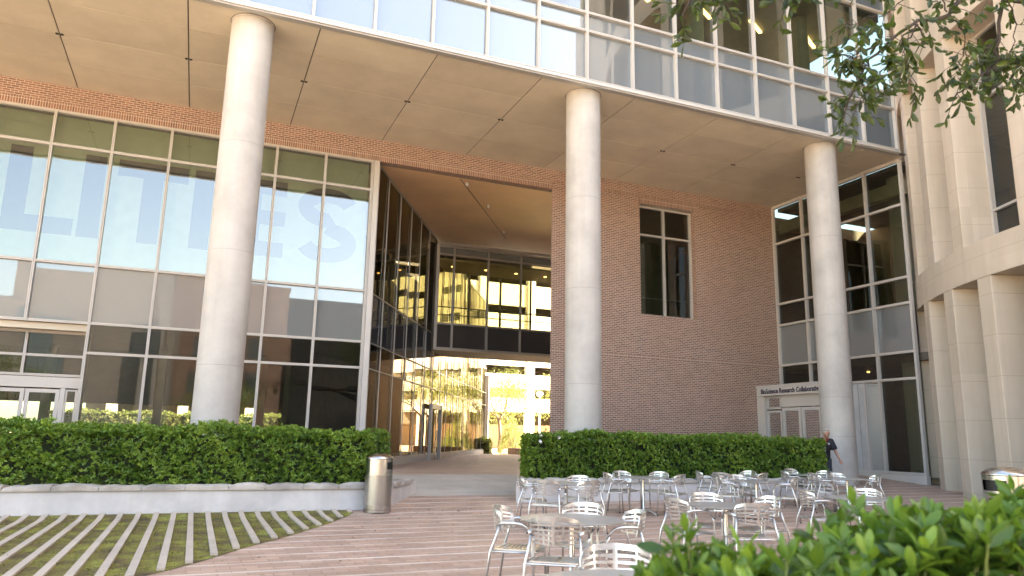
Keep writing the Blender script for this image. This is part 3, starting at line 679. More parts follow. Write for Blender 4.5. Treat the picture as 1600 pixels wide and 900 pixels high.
# ================================================================== SKYBRIDGE
sb = empty('skybridge', (13, 34.3, 5.4), 'glazed footbridge with charcoal lower panels crossing above the passage', 'bridge')
BY, bx0, bx1 = 31.9, 9.62, 16.2
bs = [0, .75]+[.75+1.69*k for k in range(1, 5)]; bs = [s_ for s_ in bs if bx0+s_ < bx1+.3]
for nm, yy in (('front', BY), ('rear', BY+2.6)):
    curtain(sb, (bx0, yy), 0, bs, [5.36, 6.48, 9.70, 10.08], lambda i, j: 'd' if j == 0 else ('s' if j == 2 else 'b'), fmat='framegrey', mats=dict(d='spandreld', b='glassb', s='spandrel'), mw=.08, part='window_wall')
m = MB(); m.box(bx0-.12, bx0-.01, BY-.1, BY+2.7, 5.30, 10.14); m.build('end_frame', 'frame', sb)
m = MB(); m.box(bx0-.1, bx1+.6, BY-.11, BY+2.72, 10.14, 10.27); m.build('roof', 'framegrey', sb)
m = MB(); m.box(bx0, bx1+.6, BY+.08, BY+2.52, 6.2, 6.33); m.build('bridge_floor', 'floor', sb)
m = MB(); m.box(bx0, bx1+.6, BY+.08, BY+2.52, 9.46, 9.54); m.build('bridge_ceiling', 'ceil', sb)
m = MB(); m.box(bx0-.05, bx1+.6, BY-.04, BY+2.64, 5.27, 5.31); m.build('underside', 'soffit', sb)
for x in (10.7, 12.4, 14.0, 15.6):
    m = MB(); m.lathe([(.07, 9.44), (.07, 9.459)], 14, (x, BY+1.2, 0)); m.build('ceiling_light', 'lamp', sb)
m = MB(); 
for yy in (BY+.25, BY+2.35): m.tube([(bx0, yy, 7.3), (bx1+.5, yy, 7.3)], .025, 8)
m.build('handrail', 'framegrey', sb)

# ================================================================== ROUND TOWER
O = Vector((32.97, 7.35, 0)); RT = 14.8
tw = empty('round_tower', (O.x, O.y, 0), 'tall round tower of pale precast stone fins and rings at the right', 'tower')
def sector(m, r0_, r1_, a0, a1, z0, z1, n=1):
    for i in range(n):
        p, q_ = R(a0+(a1-a0)*i/n), R(a0+(a1-a0)*(i+1)/n)
        c = [(O.x+r*math.cos(t_), O.y+r*math.sin(t_)) for r, t_ in ((r0_, p), (r1_, p), (r1_, q_), (r0_, q_))]
        vs = [(x, y, z0) for x, y in c]+[(x, y, z1) for x, y in c]
        fs = [(0, 3, 2, 1), (4, 5, 6, 7), (1, 2, 6, 5), (3, 0, 4, 7)]
        if i == 0: fs.append((0, 1, 5, 4))
        if i == n-1: fs.append((2, 3, 7, 6))
        m.add(vs, fs)
bands = [(6.0, 7.02), (13.55, 14.7), (21.2, 22.4), (28.8, 30), (36.4, 37.6), (44, 46.5)]
for z0, z1 in bands:
    m = MB(); sector(m, RT-2.2, RT, 95, 285, z0, z1, 64); r_ = m.build('stone_ring', 'stone', tw); smooth_angle(r_, 30)
lowf = [149+7.6*k for k in range(-6, 10)]
upf = []
a = 152.5-7.4*6
while a < 250:
    upf.append(a); a += 7.4 if a < 152 else 11.2
def fins(angs, z0, z1, depth, wd):
    for a in angs:
        m = MB(); sector(m, RT-depth, RT-.012, a-wd/2, a+wd/2, z0, z1, 1); m.build('stone_fin', 'stone', tw, bevel=.015)
fins(lowf, -.05, 6.0, 1.9, 2.3)
fins(upf, 7.02, 13.55, .95, 2.2)
for (za, zb) in ((14.7, 21.2), (22.4, 28.8), (30, 36.4), (37.6, 44)):
    m = MB()
    for a in upf: sector(m, RT-1.2, RT-.012, a-1.1, a+1.1, za, zb, 1)
    m.build('upper_fins', 'stone', tw)
def bay(a0, a1, r, z0, z1, zs, gm='glassd'):
    p = Vector((O.x+r*math.cos(R(a0)), O.y+r*math.sin(R(a0)), 0)); q_ = Vector((O.x+r*math.cos(R(a1)), O.y+r*math.sin(R(a1)), 0))
    d = q_-p; L = d.length; ang = math.atan2(d.y, d.x)
    curtain(tw, (p.x, p.y), ang, [.04, L-.04], [z0+.04, *zs, z1-.04], lambda i, j: 'g', mats=dict(g=gm), part='window', mw=.075)
for a, c in zip(upf[:-1], upf[1:]):
    if 140 < a < 190: bay(c-1.1, a+1.1, RT-.93, 7.03, 13.54, [8.0, 11.3]) if False else bay(a+1.1, c-1.1, RT-.93, 7.03, 13.54, [8.1, 11.5])
for a, c in zip(lowf[:-1], lowf[1:]):
    if 150 < a < 190: bay(a+1.15, c-1.15, RT-1.85, .3, 5.98, [3.2])
m = MB(); sector(m, RT-2.3, RT-1.6, 0, 360, 14.2, 44, 72); sector(m, RT-2.6, RT-1.7, 192, 490, .0, 13.5, 90); sector(m, RT-7.5, RT-7, 95, 285, 0, 22, 48); sector(m, 0, RT-2.21, 95, 285, 45.9, 46.4, 40); m.build('core_wall', 'inner', tw)
m = MB(); sector(m, RT-7, RT-1, 95, 285, 6.3, 6.6, 48); sector(m, RT-7, RT-1.1, 95, 285, 13.9, 14.2, 48); m.build('floor_slab', 'ceil', tw)
m = MB(); sector(m, .5, RT-2, 95, 110, 0, 46, 4); sector(m, .5, RT-2, 270, 285, 0, 46, 4); m.build('end_wall', 'stone', tw)
for a, z in ((163.5, 6.2), (170, 6.2), (166, 13.8), (158, 13.8)):
    m = MB(); m.lathe([(.09, z), (.09, z+.05)], 12, (O.x+12.3*math.cos(R(a)), O.y+12.3*math.sin(R(a)), 0)); m.build('ceiling_light', 'lamp', tw)
# unseen block right of the frame, added and sized to shade the plaza
m = MB(); m.box(26, 50, -15, -3, -.05, 44); tag(m.build('shade_block', 'stone2', origin=(38, -9, 0)), 'unseen pale block added beside the round tower to shade the plaza', 'building')

# ================================================================== PARKING GARAGE beyond the passage
pg = empty('parking_garage', (26, 66, .4), 'white open-deck parking garage in full sun beyond the passage', 'garage')
GY = 66
lev = [(-1, .4, 1.9), (3.75, 5.35), (6.25, 7.35)]
m = MB()
zz = [(3.9, 5.18), (6.12, 7.45), (8.28, 10.3), (11.2, 13.3), (14.15, 16.3), (17.1, 19)]
for a, c in zz: m.box(-10, 60, GY, GY+.3, a, c)
m.build('parapet', plain('white_precast', (.72, .68, .62), .8, 0, .05), pg)
m = MB()
for k in range(12):
    x = -8+5.1*k+1.55; m.box(x, x+.75, GY-.18, GY+.6, .4, 19)
m.build('pier', M_['parapetm'] if 'parapetm' in M_ else plain('white_pier', (.72, .67, .60), .8), pg)
m = MB()
for a, c in zz: m.box(-10, 60, GY+.31, GY+18, c-.55, c-.25)
m.build('deck_slab', 'stone2', pg)
m = MB(); m.box(-10, 60, GY+18, GY+18.3, .4, 19); m.build('rear_wall', 'inner', pg)
m = MB(); m.box(-10, 60, GY+2.4, GY+2.6, .4, 2.7); m.build('lower_wall', plain('tan_wall', (.42, .30, .2), .9), pg)
for k in range(6):
    for (a, c) in zz[:2]:
        x = 20+2.6*k; m = MB(); m.box(x, x+.9, GY+4, GY+4.1, c+.35 if False else c-.62, c-.56); m.build('tube_light', 'tube', pg)

# ================================================================== OPPOSITE BUILDING (seen mirrored in the glass)
op = empty('stone_hall', (-6, -38, 0), 'grey stone and brick hall facing the glass across the plaza', 'building')
m = MB(); m.box(-30, -17.2, -52, -38, -.05, 13); m.box(-17.2, -10.5, -52, -38.0, -.05, 16.9); m.box(-10.5, -2.6, -52, -37.8, -.05, 17.6); m.build('wall', 'stone2', op)
m = MB(); m.box(9.1, 40, -52, -38.2, -.05, 16.4); m.box(9.1, 40.2, -52.1, -38.1, 16.4, 16.8); m.build('dark_glazed_wall', 'spandreld', op)
m = MB(); m.box(-2.6, 9, -52, -37.0, -.05, 17.3); m.box(-2.7, 9.1, -52.1, -36.9, 17.3, 17.7); m.build('brick_block', 'brick', op)
m = MB(); m.box(-16.5, -12.8, -37.99, -37.9, 2, 12); [m.box(x, x+1.5, -37.05, -36.95, z, z+2.2) for x in (-1.2, 1.8, 4.8) for z in (1.2, 5.2, 9.4)]; m.box(-6.2, -4.6, -37.79, -37.7, 3, 12); m.build('window', 'spandrel', op)
m = MB(); m.box(-4.5, -4.1, -37.79, -37.5, 2, 12.5); m.build('window_trim', 'frame', op)

# ================================================================== PLANTERS AND HEDGES
def skew(e, x0, x1, y0, side, k=.554):
    # the ends beside the path are cut parallel to the passage
    for o in e.children_recursive:
        if o.type != 'MESH': continue
        off = wloc(e); me = o.data; n_ = len(me.vertices); a = np.empty(n_*3); me.vertices.foreach_get('co', a); a = a.reshape(-1, 3)
        X_ = a[:, 0]+off.x; wt = np.clip((X_-x0)/(x1-x0), 0, 1); wt = wt if side > 0 else 1-wt
        a[:, 0] += k*(a[:, 1]+off.y-y0)*wt; me.vertices.foreach_set('co', a.ravel()); me.update()
def planter(name, x0, x1, y0, y1, zt, label, seed):
    rnd = random.Random(seed); m = MB(); w_ = .32
    e = empty(name, ((x0+x1)/2, (y0+y1)/2, gz(y0)), label, 'planter')
    m.box(x0, x1, y0, y0+w_, -.06, zt-.1); m.box(x0, x1, y1-w_, y1, -.06, zt-.1); m.box(x0, x0+w_, y0+w_, y1-w_, -.06, zt-.1); m.box(x1-w_, x1, y0+w_, y1-w_, -.06, zt-.1)
    m.build('planter_wall', 'planter', e)
    m = MB(); m.box(x0+w_, x1-w_, y0+w_, y1-w_, -.05, zt-.12); m.build('soil', 'soil', e)
    # rough split-stone coping: each stone with an uneven top
    def stone(ax, ay, bx, by, n):
        q = MB(); vs = []; d = Vector((bx-ax, by-ay, 0)); L = d.length; d.normalize(); nn = Vector((d.y, -d.x, 0))
        ph = rnd.uniform(0, 6)
        for i in range(n+1):
            t_ = i/n; b_ = Vector((ax, ay, 0))+d*(.006+(L-.012)*t_)
            edge = -.022 if i in (0, n) else 0
            for k in range(4):
                oo = [-.035, .02, w_*.55, w_+.02][k]; z = zt+rnd.uniform(-.018, .018)+edge+.016*math.sin(t_*3.1+ph)-(.03 if k == 0 else 0)-(.02 if k == 3 else 0)
                p = b_-nn*oo; vs.append((p.x, p.y, z))
            for oo in (w_+.025, -.04): p = b_-nn*oo; vs.append((p.x, p.y, zt-.1))
        fs = []
        for i in range(n):
            for k in range(6): fs.append((i*6+k, i*6+(k+1) % 6, (i+1)*6+(k+1) % 6, (i+1)*6+k))
        fs += [tuple(range(6))[::-1], tuple(range(n*6, n*6+6))]
        q.add(vs, fs); o_ = q.build('coping_stone', 'coping', e)
        bm = bmesh.new(); bm.from_mesh(o_.data); bmesh.ops.recalc_face_normals(bm, faces=bm.faces); bm.to_mesh(o_.data); bm.free(); smooth_angle(o_, 50)
    x = x0
    while x < x1-.3:
        L = min(rnd.uniform(.62, .78), x1-x) if x1-x > 1.1 else x1-x
        stone(x, y0, x+L, y0, 6); x += L
    y = y0+w_+.03
    while y < y1-w_-.1:
        L = min(.7, y1-w_-y); stone(x1, y, x1, y+L, 5); stone(x0, y+L, x0, y, 5); y += L
    return e
pl1 = planter('planter', -12.5, 3.62, 14.86, 17.0, .54, 'long concrete planter with rough stone coping under the left hedge, beside the trash can', 3)
pl2 = planter('planter', 6.60, 15.75, 15.38, 17.4, .585, 'long concrete planter with rough stone coping behind the metal tables', 4)

skew(pl1, -12.5, 3.62, 14.86, 1); skew(pl2, 6.60, 15.75, 15.38, -1)
def hedge(name, x0, x1, y0, y1, z0, z1, label, n, L=(.035, .06), mat='hedge', seed=1, cap=.16, amp=.085, detailed=False, wl=.42, ros=7, coredrop=.1):
    e = empty(name, ((x0+x1)/2, (y0+y1)/2, z0), label, 'hedge')
    m = MB(); m.box(x0+.20, x1-.20, y0+.20, y1-.20, z0, z1-coredrop-.06); m.build('branches_and_shade_core', plain('hedge_shade_core', (.022, .034, .010), .9, 0, .4, 18), e)  # solid box filling the hedge, its inner shade put into a near-black colour
    A = [(x1-x0)*(y1-y0), (x1-x0)*(z1-z0), (y1-y0)*(z1-z0), (y1-y0)*(z1-z0), (x1-x0)*(z1-z0)]; A[4] *= .35
    pr = np.array(A)/sum(A); fa = RNG.choice(5, n, p=pr); a = RNG.random(n); b_ = RNG.random(n)
    P = np.zeros((n, 3)); Nn_ = np.zeros((n, 3))
    X = x0+(x1-x0)*a; Yb = y0+(y1-y0)*b_; Zb = z0+(z1-z0)*b_; Ya = y0+(y1-y0)*a
    for k, (px, py, pz_, nn) in enumerate(((X, Yb, z1+0*X, (0, 0, 1)), (X, y0+0*X, Zb, (0, -1, 0)), (x0+0*X, Ya, Zb, (-1, 0, 0)), (x1+0*X, Ya, Zb, (1, 0, 0)), (X, y1+0*X, Zb, (0, 1, 0)))):
        mk = fa == k; P[mk] = np.c_[px, py, pz_][mk]; Nn_[mk] = nn
    # rounded corners
    c = np.array([(x0+x1)/2, (y0+y1)/2, (z0+z1)/2]); hs = np.array([(x1-x0)/2, (y1-y0)/2, (z1-z0)/2])
    r_ = cap; inner = np.clip(P-c, -(hs-r_), hs-r_); inner[:, 2] = np.clip(P[:, 2]-c[2], -hs[2], hs[2]-r_)
    dlt = (P-c)-inner; ln = np.linalg.norm(dlt, axis=1, keepdims=True); Nn_ = np.where(ln > 1e-4, dlt/(ln+1e-9), Nn_)
    P = c+inner+Nn_*r_
    lowf = .035*np.sin(P[:, 0]*1.7+seed)+.025*np.sin(P[:, 0]*3.9+P[:, 1]*2+seed)
    P[:, 2] += np.where(Nn_[:, 2] > .5, lowf, 0)
    bumpv = np.sin(P[:, 0]*5.3+P[:, 2]*4.1+seed)+np.sin(P[:, 0]*2.1-P[:, 1]*6.7+seed*2)+np.sin(P[:, 2]*9.3+P[:, 0]*8.1+P[:, 1]*7)*.8
    P = P+Nn_*(bumpv*amp*.33+RNG.normal(size=n)*amp*.35-amp*.4-RNG.random(n)**3*.16)[:, None]
    depth = np.clip(RNG.normal(size=n)*.18+.5+bumpv*.11, 0, 1)
    # rosettes: several leaves fan out from every shoot tip
    ax = unit(Nn_+np.array([0, 0, .55])+RNG.normal(size=(n, 3))*.38)
    PP = np.repeat(P, ros, 0); AX = np.repeat(ax, ros, 0); m_ = len(PP)
    side = unit(np.cross(AX, RNG.normal(size=(m_, 3)))); sp_ = RNG.uniform(.35, 1.25, m_)[:, None]
    Dn = unit(AX*np.cos(sp_)+side*np.sin(sp_))
    Ls = RNG.uniform(L[0], L[1], m_); tone = np.repeat(depth, ros)+RNG.normal(size=m_)*.14+np.where(sp_[:, 0] < .6, .15, -.05)
    leaf_cloud('foliage', PP+AX*RNG.uniform(-.02, .01, m_)[:, None], Dn, Ls, Ls*wl*RNG.uniform(.85, 1.15, m_), tone, mat, e, detailed=detailed, up=AX)
    return e
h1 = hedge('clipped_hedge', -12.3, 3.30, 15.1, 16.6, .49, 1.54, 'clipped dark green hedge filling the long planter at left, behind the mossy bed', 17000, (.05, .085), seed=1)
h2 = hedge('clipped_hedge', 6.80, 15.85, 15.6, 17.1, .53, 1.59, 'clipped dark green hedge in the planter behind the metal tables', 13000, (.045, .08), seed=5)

skew(h1, -12.3, 3.3, 15.1, 1); skew(h2, 6.8, 15.85, 15.6, -1)
# foreground hedge: big leaves close to the lens
def fore_hedge():
    e = empty('leafy_shrub', (1.9, 1.3, 0), 'bright green leafy shrub out of focus in the right foreground', 'shrub')
    # axis frame: hedge runs diagonally to the right of the camera
    o_ = np.array([.88, 1.06]); d1 = np.array([.93, -.12]); d1 = d1/np.linalg.norm(d1); d2 = np.array([.12, .99])
    n = 1350; u = RNG.uniform(0, 3.4, n); v = RNG.random(n)
    top = 1.07+np.clip(u/.6, 0, 1)*.235-.085*np.clip((u-1.0)/.5, 0, 1)+.05*np.sin(u*5.3+1)+.03*np.sin(u*11)
    face = RNG.random(n)
    wdt = .62
    y_ = v*wdt; z_ = top.copy()+RNG.normal(size=n)*.024-.16*np.clip((.25-y_)/.25, 0, 1)**2-.12*np.clip((y_-.45)/.17, 0, 1)**2
    fr = face < .33; y_[fr] = RNG.normal(size=fr.sum())*.03; z_[fr] = top[fr]-.12-RNG.random(fr.sum())*.5
    bk = face > .86; y_[bk] = wdt+RNG.normal(size=bk.sum())*.03; z_[bk] = top[bk]-.1-RNG.random(bk.sum())*.5
    xy = o_[None]+u[:, None]*d1+y_[:, None]*d2
    P = np.c_[xy, z_]; nn = np.where(fr[:, None], np.array([[-.1, -.9, .5]]), np.array([[0, -.1, 1.]])); nn[bk] = (0, .9, .5)
    ax = unit(nn+RNG.normal(size=(n, 3))*.33+np.array([0, 0, .35]))
    m = MB()
    for i in range(n):
        if i % 2: continue
        p = Vector(P[i]); a_ = Vector(ax[i]); m.tube([p-a_*.16-Vector((0, 0, .06)), p-a_*.07, p+a_*.01], [.004, .0032, .002], 5)
    stem = m.build('stalks', plain('green_stem', (.12, .15, .03), .6, 0, .2, 20), e)
    stem['kind'] = 'stuff'
    m = MB()
    for i in range(14):
        bx_ = o_+d1*(.15+i*.24)+d2*.31
        for k in range(4):
            an = random.uniform(0, 6.28); m.tube([(bx_[0], bx_[1], -.02), (bx_[0]+.06*math.cos(an), bx_[1]+.06*math.sin(an), .5), (bx_[0]+.22*math.cos(an), bx_[1]+.25*math.sin(an), .9+.06*random.random())], [.012, .009, .005], 6)
    m.build('branches_and_shade_core', 'twig', e)
    # inner foliage mass: a second, deeper layer of leaves
    def rosettes(P, ax, k, Lr, tone, nm):
        PP = np.repeat(P, k, 0); AX = np.repeat(ax, k, 0); m_ = len(PP)
        idx = np.tile(np.arange(k), len(P)); side = unit(np.cross(AX, np.array([[.3, .2, .9]])+RNG.normal(size=(m_, 3))*.05)); b2 = np.cross(AX, side)
        th = idx*2.4+np.repeat(RNG.uniform(0, 6.28, len(P)), k); sp_ = (.25+.15*idx+RNG.normal(size=m_)*.1)
        Dn = unit(AX*np.cos(sp_)[:, None]+(side*np.cos(th)[:, None]+b2*np.sin(th)[:, None])*np.sin(sp_)[:, None])
        Ls = RNG.uniform(Lr[0], Lr[1], m_)*(.65+.07*idx)
        tn = np.repeat(tone, k)+(.28-.08*idx)+RNG.normal(size=m_)*.07
        return leaf_cloud(nm, PP-AX*(.006*idx[:, None]), Dn, Ls, Ls*.40*RNG.uniform(.9, 1.15, m_), tn, 'fore', e, detailed=True, up=AX, fold=.18, curl=.22)
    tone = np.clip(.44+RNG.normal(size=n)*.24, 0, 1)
    rosettes(P, ax, 8, (.055, .085), tone, 'foliage')
    n2 = 2600; u = RNG.uniform(.05, 3.35, n2); top = 1.07+np.clip(u/.6, 0, 1)*.22-.085*np.clip((u-1.0)/.5, 0, 1); y_ = RNG.uniform(.06, .6, n2)
    P2 = np.c_[o_[None]+u[:, None]*d1+y_[:, None]*d2, top-.05-RNG.random(n2)*.42]
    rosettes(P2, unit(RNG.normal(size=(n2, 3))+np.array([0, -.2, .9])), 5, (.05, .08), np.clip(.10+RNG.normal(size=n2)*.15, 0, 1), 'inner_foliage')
fore_hedge()

# fallen leaves and a few white blossoms
n = 420; X = RNG.uniform(-2, 16, n); Y = np.where(RNG.random(n) < .5, RNG.uniform(5, 14.6, n), 14.75-RNG.random(n)**2*1.2)
k_ = np.array([Y[i] < arcY(X[i])-.1 for i in range(n)]); X, Y = X[k_], Y[k_]; n = len(X)
leaf_cloud('fallen_leaves', np.c_[X, Y, np.array([gz(y) for y in Y])+.012], unit(np.c_[RNG.normal(size=n), RNG.normal(size=n), RNG.normal(size=n)*.15]), RNG.uniform(.03, .055, n), RNG.uniform(.015, .025, n), RNG.random(n), 'litter', kind='stuff', up=np.array([[0, 0, 1.]]))
hg = [o for o in bpy.data.objects if o.name.startswith('clipped_hedge') and o.parent is None][1]
for p_ in ((7.25, 15.62, 1.40), (7.75, 15.68, 1.50), (7.3, 15.7, 1.53)):
    for q in range(1):
        P_ = np.tile(np.array(p_), (6, 1)); an = np.arange(6)*1.05
        leaf_cloud('blossom', P_-np.array([0, .06, 0]), unit(np.c_[np.cos(an), -.5+0*an, np.sin(an)]), np.full(6, .05), np.full(6, .03), np.ones(6), 'white', hg, up=np.array([[0, -1., 0]]))

# ================================================================== TABLES AND CHAIRS
def slab(m, fn, U, V, keep, th):
    """thick curved sheet with openings: fn(u,v)->(point, normal)"""
    idx = {}
    def vid(i, j, s_):
        k = (i, j, s_)
        if k not in idx:
            p, n_ = fn(U[i], V[j]); m.v.append(tuple(Vector(p)+Vector(n_)*(th/2*s_))); idx[k] = len(m.v)-1
        return idx[k]
    nu, nv = len(U)-1, len(V)-1; K = lambda i, j: 0 <= i < nu and 0 <= j < nv and keep(i, j)
    for i in range(nu):
        for j in range(nv):
            if not K(i, j): continue
            m.f.append((vid(i, j, 1), vid(i+1, j, 1), vid(i+1, j+1, 1), vid(i, j+1, 1))); m.f.append((vid(i, j, -1), vid(i, j+1, -1), vid(i+1, j+1, -1), vid(i+1, j, -1)))
            if not K(i-1, j): m.f.append((vid(i, j, 1), vid(i, j+1, 1), vid(i, j+1, -1), vid(i, j, -1)))
            if not K(i+1, j): m.f.append((vid(i+1, j, 1), vid(i+1, j, -1), vid(i+1, j+1, -1), vid(i+1, j+1, 1)))
            if not K(i, j-1): m.f.append((vid(i, j, 1), vid(i, j, -1), vid(i+1, j, -1), vid(i+1, j, 1)))
            if not K(i, j+1): m.f.append((vid(i, j+1, 1), vid(i+1, j+1, 1), vid(i+1, j+1, -1), vid(i, j+1, -1)))
def make_chair():
    r = empty('patio_chair', (0, 0, 0), 'x', 'chair')
    # backrest: wraps round, six bands with slots between three ribs
    m = MB()
    U = [-1, -.91, -.55, -.50, -.055, .0, .055, .50, .55, .91, 1]; V = [0, .10, .17, .28, .35, .46, .53, .64, .71, .82, .88, 1]
    def fb(u, v):
        wd = .215+.012*v-.02*max(0, v-.8)*5*abs(u)**3; a = u*1.02
        x = wd*math.sin(a)/math.sin(1.02); y = -.235-.035*v+.135*(1-math.cos(a))/(1-math.cos(1.02))
        z = .60+.225*v-.045*(abs(u)**3)*v-(1-v)*(.02*(1-abs(u)))
        n_ = Vector((-math.sin(a)*.8, -math.cos(a), .15)).normalized() if True else None
        return (x, y, z), (Vector((math.sin(a)*.6, -math.cos(a), .16)).normalized())
    slabkeep = lambda i, j: not (j in (1, 3, 5, 7, 9) and i in (1, 3, 4, 5, 6, 8) and False) and not (j in (2, 4, 6, 8) and i in (1, 3, 6, 8))
    V = [0, .06, .155, .23, .325, .40, .495, .57, .665, .74, .835, 1]
    kp = lambda i, j: not (j in (2, 4, 6, 8) and i in (1, 3, 6, 8))
    slab(m, fb, [-1, -.9, -.62, -.52, -.26, -.05, .05, .26, .52, .62, .9, 1] if False else U, V, lambda i, j: not (j in (1, 3, 5, 7, 9) and i in (1, 3, 6, 8)), .010)
    slabo = m.build('backrest', 'alu', r, smooth=False); smooth_angle(slabo, 35)
    # seat: dished, slotted
    m = MB()
    def fs(u, v):
        x = .205*u*(1-.10*v); y = -.20+.41*v; z = .445-.018*(1-u*u)*(math.sin(math.pi*min(1, v*1.1)))-.045*max(0, v-.82)*5*.25+.02*max(0, .15-v)
        return (x, y, z), (0, 0, 1)
    V2 = [0]+[x for k in range(9) for x in (.07+k*.1, .11+k*.1)]+[1]
    slab(m, fs, [-1, -.88, -.5, -.07, .07, .5, .88, 1], V2, lambda i, j: not (j % 2 == 1 and i in (1, 2, 4, 5)), .010)
    so_ = m.build('seat', 'alu', r); smooth_angle(so_, 35)
    m = MB(); m.tube([(-.22, -.19, .43), (-.215, .1, .432), (-.18, .205, .432), (0, .235, .425), (.18, .205, .432), (.215, .1, .432), (.22, -.19, .43)], .009, 7); m.tube([(-.235, -.215, .43), (-.1, -.2, .43), (.1, -.2, .43), (.235, -.215, .43)], .010, 7)
    m.build('seat_frame', 'alu', r, smooth=True)
    for s_ in (-1, 1):
        m = MB(); m.tube([(s_*.212, -.145, .655), (s_*.226, -.175, .54), (s_*.245, -.215, .43), (s_*.262, -.275, .0)], [.013, .013, .013, .011], 8); m.build('leg', 'alu', r, smooth=True)
        # arm sweeps forward and turns down into the front leg
        m = MB(); m.tube([(s_*.252, .165, .615), (s_*.250, .182, .57), (s_*.25, .188, .45), (s_*.258, .215, .0)], [.0125, .0125, .0125, .011], 8); m.build('leg', 'alu', r, smooth=True)
        m = MB(); m.tube([(s_*.213, -.15, .67), (s_*.240, -.10, .688), (s_*.255, 0, .692), (s_*.256, .09, .685), (s_*.254, .14, .66), (s_*.252, .166, .613)], [.017, .016, .014, .0135, .013, .0125], 8); m.build('armrest', 'alu', r, smooth=True)
        m = MB(); m.tube([(s_*.247, -.215, .43), (s_*.252, 0, .432), (s_*.25, .195, .432)], .008, 6); m.build('side_rail', 'alu', r, smooth=True)
        for (fx, fy) in ((.262, -.275), (.258, .215)):
            m = MB(); m.lathe([(.013, 0), (.014, .018), (.011, .022)], 10, (s_*fx, fy, 0)); m.build('foot', 'rubber', r)
    return r
def make_table():
    r = empty('cafe_table', (0, 0, 0), 'x', 'table')
    m = MB(); m.lathe([(.44, .716), (.488, .722), (.492, .728), (.490, .733), (.47, .7345), (.001, .735)], 72); t_ = m.build('tabletop', 'tabletop', r); smooth_angle(t_, 50)
    m = MB(); m.lathe([(.10, .715), (.10, .705), (.028, .69), (.027, .12), (.04, .10), (.045, .075)], 24); p_ = m.build('pedestal', 'steel', r); smooth_angle(p_, 40)
    for k in range(4):
        a = k*math.pi/2+.4; c, s_ = math.cos(a), math.sin(a)
        m = MB(); m.tube([(0, 0, .10), (c*.1, s_*.1, .098), (c*.2, s_*.2, .075), (c*.3, s_*.3, .035), (c*.34, s_*.34, .022)], [.022, .020, .017, .014, .013], 8); f_ = m.build('base_arm', 'alu', r, smooth=True)
        m = MB(); m.lathe([(.026, 0), (.028, .010), (.02, .016)], 12, (c*.345, s_*.345, 0)); m.build('foot_pad', 'alu', f_)
    return r
chair0, table0 = make_chair(), make_table(); used = dict(c=False, t=False)
def put(kind, x, y, rz, label, group):
    p = {'c': chair0, 't': table0}[kind]; o = p if not used[kind] else copy_tree(p); used[kind] = True
    o.location = (x, y, gz(y)); sl_ = math.atan(.07) if 14.3 < y < 20 else 0
    o.rotation_euler = (sl_, 0, rz) if kind == 't' else (0, 0, rz)
    if sl_:
        o.rotation_mode = 'XYZ'; o.rotation_euler = (Matrix.Rotation(sl_, 3, 'X') @ Matrix.Rotation(rz, 3, 'Z')).to_euler()
    tag(o, label, {'c': 'chair', 't': 'table'}[kind], group); return o
TB = dict(near=(2.12, 3.50), front=(3.36, 6.48), left=(5.9, 11.6), hedge=(8.55, 13.35), mid=(5.92, 7.46), midback=(10.2, 11.9), back=(11.3, 13.95), backright=(13.75, 14.1), right=(13.3, 12.6), rightnear=(8.75, 8.1))
TL = dict(near='round metal table cut off by the bottom edge of the photo', front='round metal table nearest in full view, ringed by four chairs', left='round metal table behind the nearest full table, left of the planter front',
          hedge='round metal table at the left end of the row along the planter', mid='round metal table just beyond the leafy shrub, centre right', midback='round metal table between the shrub-side table and the planter',
          back='round metal table against the middle of the planter wall', backright='round metal table in front of the right end of the hedge', right='round metal table before the entrance column, farthest right', rightnear='small-looking round table half hidden behind the leafy shrub')
for i, (k, (x, y)) in enumerate(TB.items()): put('t', x, y, .3+i*.9, TL[k], 'round cafe tables on the plaza')
